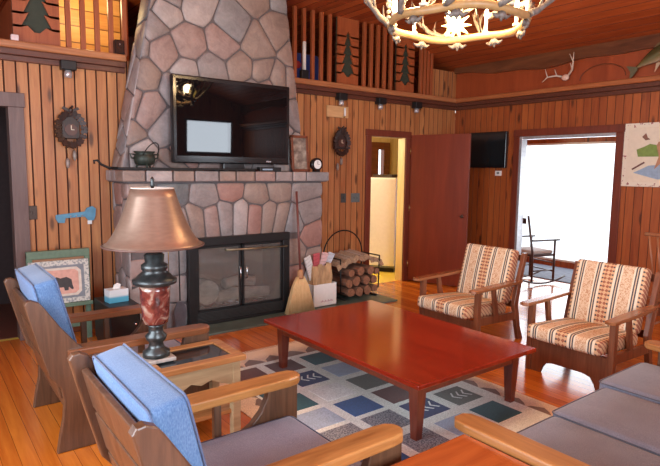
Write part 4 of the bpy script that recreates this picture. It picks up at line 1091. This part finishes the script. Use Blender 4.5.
def rustic_chair(loc, label, topw, arm):
    t = thing('rustic_armchair', label, 'armchair', loc, 0, 'blue cushioned rustic armchairs')
    for s_ in (-1, 1):
        y0, y1 = s_ * .345, s_ * .388
        sp = obj('side_panel', B().prism(REAR, 'y', min(y0, y1), max(y0, y1), .006), m_rustic, t)
        obj('front_bracket', B().prism(FRONT, 'y', min(y0, y1) + .002, max(y0, y1) - .002, .005), m_rustic, t)
        for x, z0 in ((-.10, .27), (.05, .295)): obj('arm_slat', B().box((x - .018, min(y0, y1) + .008, z0), (x + .018, max(y0, y1) - .008, .545), .003), m_rustic, t)
        w = .058; yc = s_ * .358
        pts = [(-.36, yc - w * .8), (-.30, yc - w), (.40, yc - w * 1.05), (.455, yc - w * .9), (.482, yc - w * .45), (.488, yc), (.482, yc + w * .45), (.455, yc + w * .9), (.40, yc + w * 1.05), (-.30, yc + w), (-.36, yc + w * .8)]
        obj('armrest', B().prism(pts, 'z', .54, .582, .008), arm, t)
    # seat frame and back boards
    obj('seat_frame', B().box((-.36, -.345, .20), (.42, .345, .245), .004).box((.38, -.345, .13), (.42, .345, .245), .004), m_rustic, t)
    rot = Matrix.Rotation(-.235, 4, 'Y')
    b = B()
    for k in range(3): b.box((-.395, -.345, .30 + k * .183), (-.37, .345, .30 + k * .183 + .165), .005, rot=rot, about=(-.385, 0, .30))
    obj('backrest', b, m_rustic, t)
    a, c = (-.33, -.325, .262), (.425, .325, .395)
    o = obj('seat_cushion', cushion(B(), a, c, .035, .012), m_seatgrey, t)
    obj('piping', B().tube(rect_loop((a[0], a[1], 0), (c[0], c[1], 0), 2, .382, .03), .004, 6, closed=True), m_piping, o)
    rot = Matrix.Rotation(-.23, 4, 'Y'); ab = (-.33, 0, .34)
    a, c = (-.365, -.315, .375), (-.235, .315, topw)
    o = obj('back_cushion', cushion(B(), a, c, .03, .014, rot, ab), m_denim, t)
    b = B()
    for xx in (-.358, -.242): b.tube(rect_loop(a, c, 0, xx, .03, rot, ab), .004, 6, closed=True)
    obj('piping', b, m_piping, o)
    return t
rustic_chair((-5.6, -3.745, 0), 'rustic board armchair with denim back cushion, nearest the camera', .895, m_rusticg)
rustic_chair((-5.6, -2.0, 0), 'rustic board armchair with denim back cushion, farther one beyond the lamp table', .965, m_rusticx)

# ------------------------------------------------------------------ lamp table, lamp
t = thing('lamp_table', 'wooden side table with a dark glass inset between the rustic armchairs', 'side table', (-5.35, -2.61, 0))
x0, x1, y0, y1, H = -.28, .27, -.19, .19, .50
b = B(); fw = .065
b.box((x0, y0, H - .035), (x1, y0 + fw, H), .006); b.box((x0, y1 - fw, H - .035), (x1, y1, H), .006); b.box((x0, y0 + fw, H - .035), (x0 + fw, y1 - fw, H), .004); b.box((x1 - fw, y0 + fw, H - .035), (x1, y1 - fw, H), .004)
obj('top_frame', b, m_sidetop, t)
obj('glass_inset', B().box((x0 + fw, y0 + fw, H - .02), (x1 - fw, y1 - fw, H - .008)), plain('dark_glass', (.02, .025, .03), .05, spec=.8), t)
b = B()
ap = [(-.25, H - .035), (-.25, H - .16), (-.18, H - .17), (-.12, H - .15), (-.06, H - .12), (0, H - .14), (.06, H - .12), (.12, H - .15), (.18, H - .17), (.24, H - .16), (.24, H - .035)]
b.prism(ap, 'y', y0 + .03, y0 + .05); b.prism(ap, 'y', y1 - .05, y1 - .03); b.box((x0 + .03, y0 + .05, H - .15), (x0 + .05, y1 - .05, H - .035)); b.box((x1 - .05, y0 + .05, H - .15), (x1 - .03, y1 - .05, H - .035))
obj('scalloped_apron', b, m_sideapron, t)
for sx in (x0 + .05, x1 - .05):
    for sy in (y0 + .05, y1 - .05): obj('leg', B().box((sx - .025, sy - .025, 0), (sx + .025, sy + .025, H - .035), .004), m_sideapron, t)
obj('lower_shelf', B().box((x0 + .05, y0 + .05, .14), (x1 - .05, y1 - .05, .165), .004), m_sidetop, t)

t = thing('table_lamp', 'table lamp with a copper bell shade and marbled red urn base', 'lamp', (-5.535, -2.58, .50))
m_urn = plain('dark_verdigris_metal', (.06, .065, .065), .35, .7, var=.4)
tp = NT('marbled_red_ceramic'); n = tp.noise(tp.tc.outputs['Object'], 14, 3, .5, .8)
m_cer = tp.out(tp.ramp(n, [(.38, (.05, .014, .012)), (.55, (.17, .035, .026)), (.68, (.36, .25, .19))]), .15, coat=.6)
obj('plinth', B().box((-.085, -.085, 0), (.085, .085, .022), .006), plain('pale_stone_plinth', (.38, .32, .28), .4, var=.3), t)
obj('foot', B().lathe([(.075, .022), (.075, .05), (.045, .07), (.038, .10), (.055, .12), (.06, .14), (.04, .16), (.038, .19), (.05, .205)], n=28), m_urn, t)
obj('urn', B().lathe([(.045, .205), (.066, .215), (.074, .25), (.079, .33), (.083, .40), (.085, .43)], n=32), m_cer, t)
obj('collar', B().lathe([(.09, .43), (.118, .44), (.122, .462), (.10, .475), (.088, .49), (.062, .51), (.072, .522), (.072, .545), (.05, .56), (.056, .60), (.03, .62)], n=28), m_urn, t)
obj('stem', B().tube([(0, 0, .56), (0, 0, .98)], .007, 8), m_brass, t)
obj('bulb', B().lathe([(.014, .66), (.016, .70), (.03, .75), (.022, .78), (.004, .79)], n=14), m_white, t)
tp = NT('copper_silk'); n = tp.noise(tp.mapv((20, 20, 90)), 1.0, 2)
m_shade = tp.out(tp.ramp(n, [(.2, (.27, .175, .125)), (.8, (.34, .225, .165))]), .34, .5)
prof = [(.268, .655), (.246, .667), (.214, .71), (.180, .775), (.150, .85), (.126, .92), (.112, .968)]
b = B().lathe(prof, n=40, cap=False); o = obj('lamp_shade', b, m_shade, t); o.modifiers.new('thick', 'SOLIDIFY').thickness = -.003
m_shrim = plain('shade_rim', (.12, .06, .045), .5)
obj('shade_rim', B().tube([(.269 * math.cos(a), .269 * math.sin(a), .656) for a in [2 * PI * k / 40 for k in range(40)]], .006, 6, closed=True), m_shrim, t)
obj('shade_top_rim', B().tube([(.112 * math.cos(a), .112 * math.sin(a), .968) for a in [2 * PI * k / 40 for k in range(40)]], .004, 6, closed=True), plain('cream_rim', (.75, .68, .6), .5), t)
b = B()
for k in range(3):
    a = 2 * PI * k / 3; b.tube([(0, 0, .965), (.111 * math.cos(a), .111 * math.sin(a), .966)], .002, 5)
obj('spider', b, m_brass, t)
obj('finial', B().lathe([(.006, .965), (.014, .985), (.008, 1.0), (.012, 1.015), (.003, 1.03)], n=12), m_urn, t)
obj('pull_chain', B().tube([(.07, -.03, .72), (.07, -.03, .50)], .0025, 5), m_brass, t)

# ------------------------------------------------------------------ corner table and sofa
t = thing('corner_table', 'orange pine corner table between the near rustic armchair and the sofa', 'side table', (-5.10, -4.55, 0))
obj('tabletop', B().box((-.30, -.30, .465), (.28, .36, .50), .008), m_cornertop, t)
b = B(); b.box((-.27, -.27, .40), (.27, -.25, .465)); b.box((-.27, .31, .40), (.27, .33, .465)); b.box((-.27, -.27, .40), (-.25, .33, .465)); b.box((.25, -.27, .40), (.27, .33, .465))
obj('apron', b, m_rustic, t)
for sx in (-.24, .24):
    for sy in (-.24, .30): obj('leg', B().box((sx - .03, sy - .03, 0), (sx + .03, sy + .03, .465), .004), m_rustic, t)

t = thing('sofa', 'rustic wooden sofa with grey seat cushions at the lower right', 'sofa', (-3.83, -4.50, 0))
L = Vector((-3.83, -4.50, 0)); mv = Matrix.Translation(-L)
for k, (a, c) in enumerate(((-4.66, -4.10), (-4.098, -3.552), (-3.55, -3.0))):
    zt_ = (.385, .395, .415)[k]; yf = (-4.17, -4.15, -4.11)[k]
    A, D = (a, -4.80, .27), (c, yf, zt_)
    o = obj('seat_cushion', cushion(B(), A, D, .035, .014).move(mv), m_sofagrey, t)
    obj('piping', B().tube(rect_loop((A[0], A[1], 0), (D[0], D[1], 0), 2, zt_ - .013, .03), .0035, 6, closed=True).move(mv), m_sofapipe, o)
for k, (a, c) in enumerate(((-4.64, -4.10), (-4.09, -3.56), (-3.55, -3.0))):
    rot = Matrix.Rotation(.2, 4, 'X')
    obj('back_cushion', cushion(B(), (a, -4.95, .41), (c, -4.83, .80), .035, .014, rot, ((a + c) / 2, -4.88, .41)).move(mv), m_sofagrey, t)
for x in (-4.75, -2.93):
    obj('side_panel', B().box((x - .022, -4.95, 0.0), (x + .022, -4.18, .49), .006).move(mv), m_rustic, t)
    w = .06
    pts = [(x - w, -5.0), (x + w, -5.0), (x + w * 1.05, -4.18), (x + w * .9, -4.125), (x + w * .45, -4.10), (x - w * .45, -4.10), (x - w * .9, -4.125), (x - w * 1.05, -4.18)]
    obj('armrest', B().prism(pts, 'z', .49, .53, .008).move(mv), m_rusticy, t)
obj('seat_frame', B().box((-4.70, -4.85, .14), (-2.95, -4.18, .27), .006).move(mv), m_rustic, t)
obj('backrest', B().box((-4.70, -5.02, .14), (-2.95, -4.98, .80), .006).move(mv), m_rustic, t)

# ------------------------------------------------------------------ striped armchairs (local +x is the front)
def striped_chair():
    t = thing('striped_armchair', 'wooden armchair with southwest striped cushions, farther one before the red door', 'armchair', (-2.40, -2.275, 0), PI, 'striped southwest armchairs')
    for s_ in (-1, 1):
        y = s_ * .325
        obj('front_leg', B().box((.255, y - .022, 0), (.305, y + .022, .54), .004), m_chairwood, t)
        rear = [(-.40, 0), (-.33, 0), (-.30, .10), (-.235, .34), (-.29, .56), (-.37, .82), (-.415, .82), (-.345, .56), (-.30, .34), (-.35, .12)]
        obj('rear_leg', B().prism(rear, 'y', y - .02, y + .02, .004), m_chairwood, t)
        obj('arm_strut', B().prism([(-.02, .26), (.035, .26), (.09, .545), (.045, .545)], 'y', y - .014, y + .014, .003), m_chairwood, t)
        obj('side_rail', B().prism([(-.32, .20), (.28, .22), (.28, .29), (-.30, .27)], 'y', y - .016, y + .016, .003), m_chairwood, t)
        yo = y + s_ * .012
        pts = [(.36, yo - .035), (.375, yo), (.36, yo + .04), (.10, yo + .05), (-.25, yo + .045), (-.34, yo + .03), (-.34, yo - .02), (-.25, yo - .03), (.10, yo - .04)]
        b = B().prism(pts, 'z', .54, .566, .005); b.move(Matrix.Rotation(.03, 4, 'Y'))
        obj('armrest', b, m_chairarm, t)
    ft = [(-.305, 0), (-.225, 0), (-.21, .04), (-.18, .085), (-.12, .10), (.12, .10), (.18, .085), (.21, .04), (.225, 0), (.305, 0), (.305, .26), (-.305, .26)]
    obj('front_apron', B().prism(ft, 'x', .262, .29), m_chairwood, t)
    obj('lower_back_rail', B().box((-.33, -.305, .30), (-.305, .305, .36), .003, rot=Matrix.Rotation(-.2, 4, 'Y'), about=(-.32, 0, .33)), m_chairwood, t)
    obj('top_back_rail', B().box((-.41, -.305, .74), (-.385, .305, .80), .003), m_chairwood, t)
    for y in (-.18, 0, .18): obj('back_slat', B().box((-.335, y - .025, .33), (-.32, y + .025, .78), .003, rot=Matrix.Rotation(-.18, 4, 'Y'), about=(-.32, 0, .33)), m_chairwood, t)
    rot = Matrix.Rotation(.06, 4, 'Y').inverted()
    obj('seat_cushion', cushion(B(), (-.20, -.295, .265), (.405, .295, .375), .035, .018, rot, (0, 0, .3)), m_southwest, t)
    rot = Matrix.Rotation(-.26, 4, 'Y')
    obj('back_cushion', cushion(B(), (-.26, -.285, .35), (-.155, .285, .865), .03, .018, rot, (-.2, 0, .35)), m_southwest, t)
    return t
sc = striped_chair()
dup(sc, (-2.40, -3.455, 0), PI, 'wooden armchair with southwest striped cushions, nearer one beside the sofa')

# ------------------------------------------------------------------ chandelier
CH = Vector((-3.69, -3.11, 2.53)); Rr = .43
t = thing('antler_chandelier', 'round antler chandelier with lit candle bulbs hanging over the coffee table', 'chandelier', CH)
m_ring = plain('honey_ring', (.42, .25, .10), .4)
m_antler = plain('weathered_antler', (.17, .145, .125), .5, var=.35, scale=30)
obj('ring', B().tube([(Rr * math.cos(a), Rr * math.sin(a), .008 * math.sin(5 * a)) for a in [2 * PI * k / 56 for k in range(56)]], .026, 10, closed=True), m_ring, t)
em = bpy.data.materials.new('lit_bulb'); em.use_nodes = True
e_ = em.node_tree.nodes['Principled BSDF']; e_.inputs['Emission Color'].default_value = (1, .80, .50, 1); e_.inputs['Emission Strength'].default_value = 22; e_.inputs['Base Color'].default_value = (1, .9, .7, 1)
m_ivory = plain('ivory_candle', (.85, .78, .62), .4, var=.03)
NB = 10
for k in range(NB):
    a = 2 * PI * (k + .35) / NB; x, y = Rr * math.cos(a), Rr * math.sin(a)
    c = obj('candle_sleeve', B().lathe([(.022, .02), (.026, .035), (.012, .04), (.012, .12)], (x, y, 0), 12), m_ivory, t)
    obj('bulb', B().lathe([(.008, .12), (.016, .145), (.014, .17), (.003, .20)], (x, y, 0), 12), em, c)
gx, gy = Rr * math.cos(.72), Rr * math.sin(.72)
b = B().ball((gx, gy, .10), .055)
for k in range(10):
    a = 2 * PI * k / 10; d = Vector((math.sin(.72) * math.cos(a), -math.cos(.72) * math.cos(a), math.sin(a)))
    b.tube([Vector((gx, gy, .10)) + d * .05, Vector((gx, gy, .10)) + d * .105], [.014, .003], 6)
em2 = em.copy(); em2.name = 'amber_bulb_glow'; em2.node_tree.nodes['Principled BSDF'].inputs['Emission Color'].default_value = (1, .62, .12, 1); em2.node_tree.nodes['Principled BSDF'].inputs['Emission Strength'].default_value = 3.5
obj('bulb_glow_star', b, em2, t)  # spiked ball modelled for the sunburst glow around one big lit bulb
rnd = random.Random(4)
def antler(b, base, d, ln, up):
    """curved beam with tines."""
    d = Vector(d).normalized(); upv = Vector(up); pts = []; N = 9
    for i in range(N + 1):
        u = i / N; pts.append(Vector(base) + d * ln * u + upv * (ln * .55 * (u ** 2)) + Vector((rnd.uniform(-1, 1), rnd.uniform(-1, 1), rnd.uniform(-1, 1))) * .006)
    b.tube(pts, [.021 * (1 - .78 * i / N) + .003 for i in range(N + 1)], 8)
    for i in (2, 4, 6, 8):
        p = pts[i]; side = d.cross(upv).normalized() * rnd.choice((-1, 1)) * rnd.uniform(.2, .6)
        q = (upv * .9 + d * .3 + side).normalized(); l2 = rnd.uniform(.09, .15)
        b.tube([p, p + q * l2 * .5 + d * .02, p + q * l2 + upv * .03], [.012, .009, .003], 6)
for k in range(9):
    a = 2 * PI * k / 9 + .2; ca, sa = math.cos(a), math.sin(a)
    b = B(); antler(b, (Rr * 1.04 * ca, Rr * 1.04 * sa, .015), (ca * .55 - sa * .75, sa * .55 + ca * .75, .25), .30, (ca * .15, sa * .15, .9))
    antler(b, (Rr * 1.03 * ca, Rr * 1.03 * sa, .14), (ca * .1 + sa * .8, sa * .1 - ca * .8, .25), .36, (0, 0, .5))
    obj('antler', b, m_antler, t)
for k in range(10):      # short tines below the ring
    a = 2 * PI * (k + .1) / 10; ca, sa = math.cos(a), math.sin(a)
    b = B()
    b.ball((Rr * ca, Rr * sa, -.045), .026, (1, 1, .8))
    for q in (-1, 0, 1): b.tube([(Rr * ca, Rr * sa, -.03), (Rr * ca - sa * .035 * q, Rr * sa + ca * .035 * q, -.055), (Rr * ca - sa * .065 * q, Rr * sa + ca * .065 * q, -.04 - .04 * (q == 0))], [.02, .014, .005], 6)
    obj('lower_tine', b, m_antler, t)
b = B()
for k in range(3):
    a = 2 * PI * k / 3 + .3; b.tube([(Rr * math.cos(a), Rr * math.sin(a), .02), (0, 0, .62)], .006, 6)
b.tube([(0, 0, .60), (0, 0, .92)], .008, 8)
obj('hanging_chain', b, m_iron, t)
obj('ceiling_cup', B().lathe([(.07, .92), (.05, .885), (.02, .87)], n=18), m_iron, t)
# bead strand at the camera's left of the ring
for a in (2.62, ):
    x, y = (Rr + .03) * math.cos(a), (Rr + .03) * math.sin(a)
    b = B()
    for k in range(12): b.ball((x, y, -.01 + .034 * k), .015, sub=1)
    obj('bead_strand', b, plain('amber_glass_bead', (.75, .62, .4), .1, .2), t)
for k in range(5):
    a = 2 * PI * k / 5 + .4; point('chandelier_bulb_light', CH + Vector((Rr * .8 * math.cos(a), Rr * .8 * math.sin(a), .16)), 15, WARM, .06)
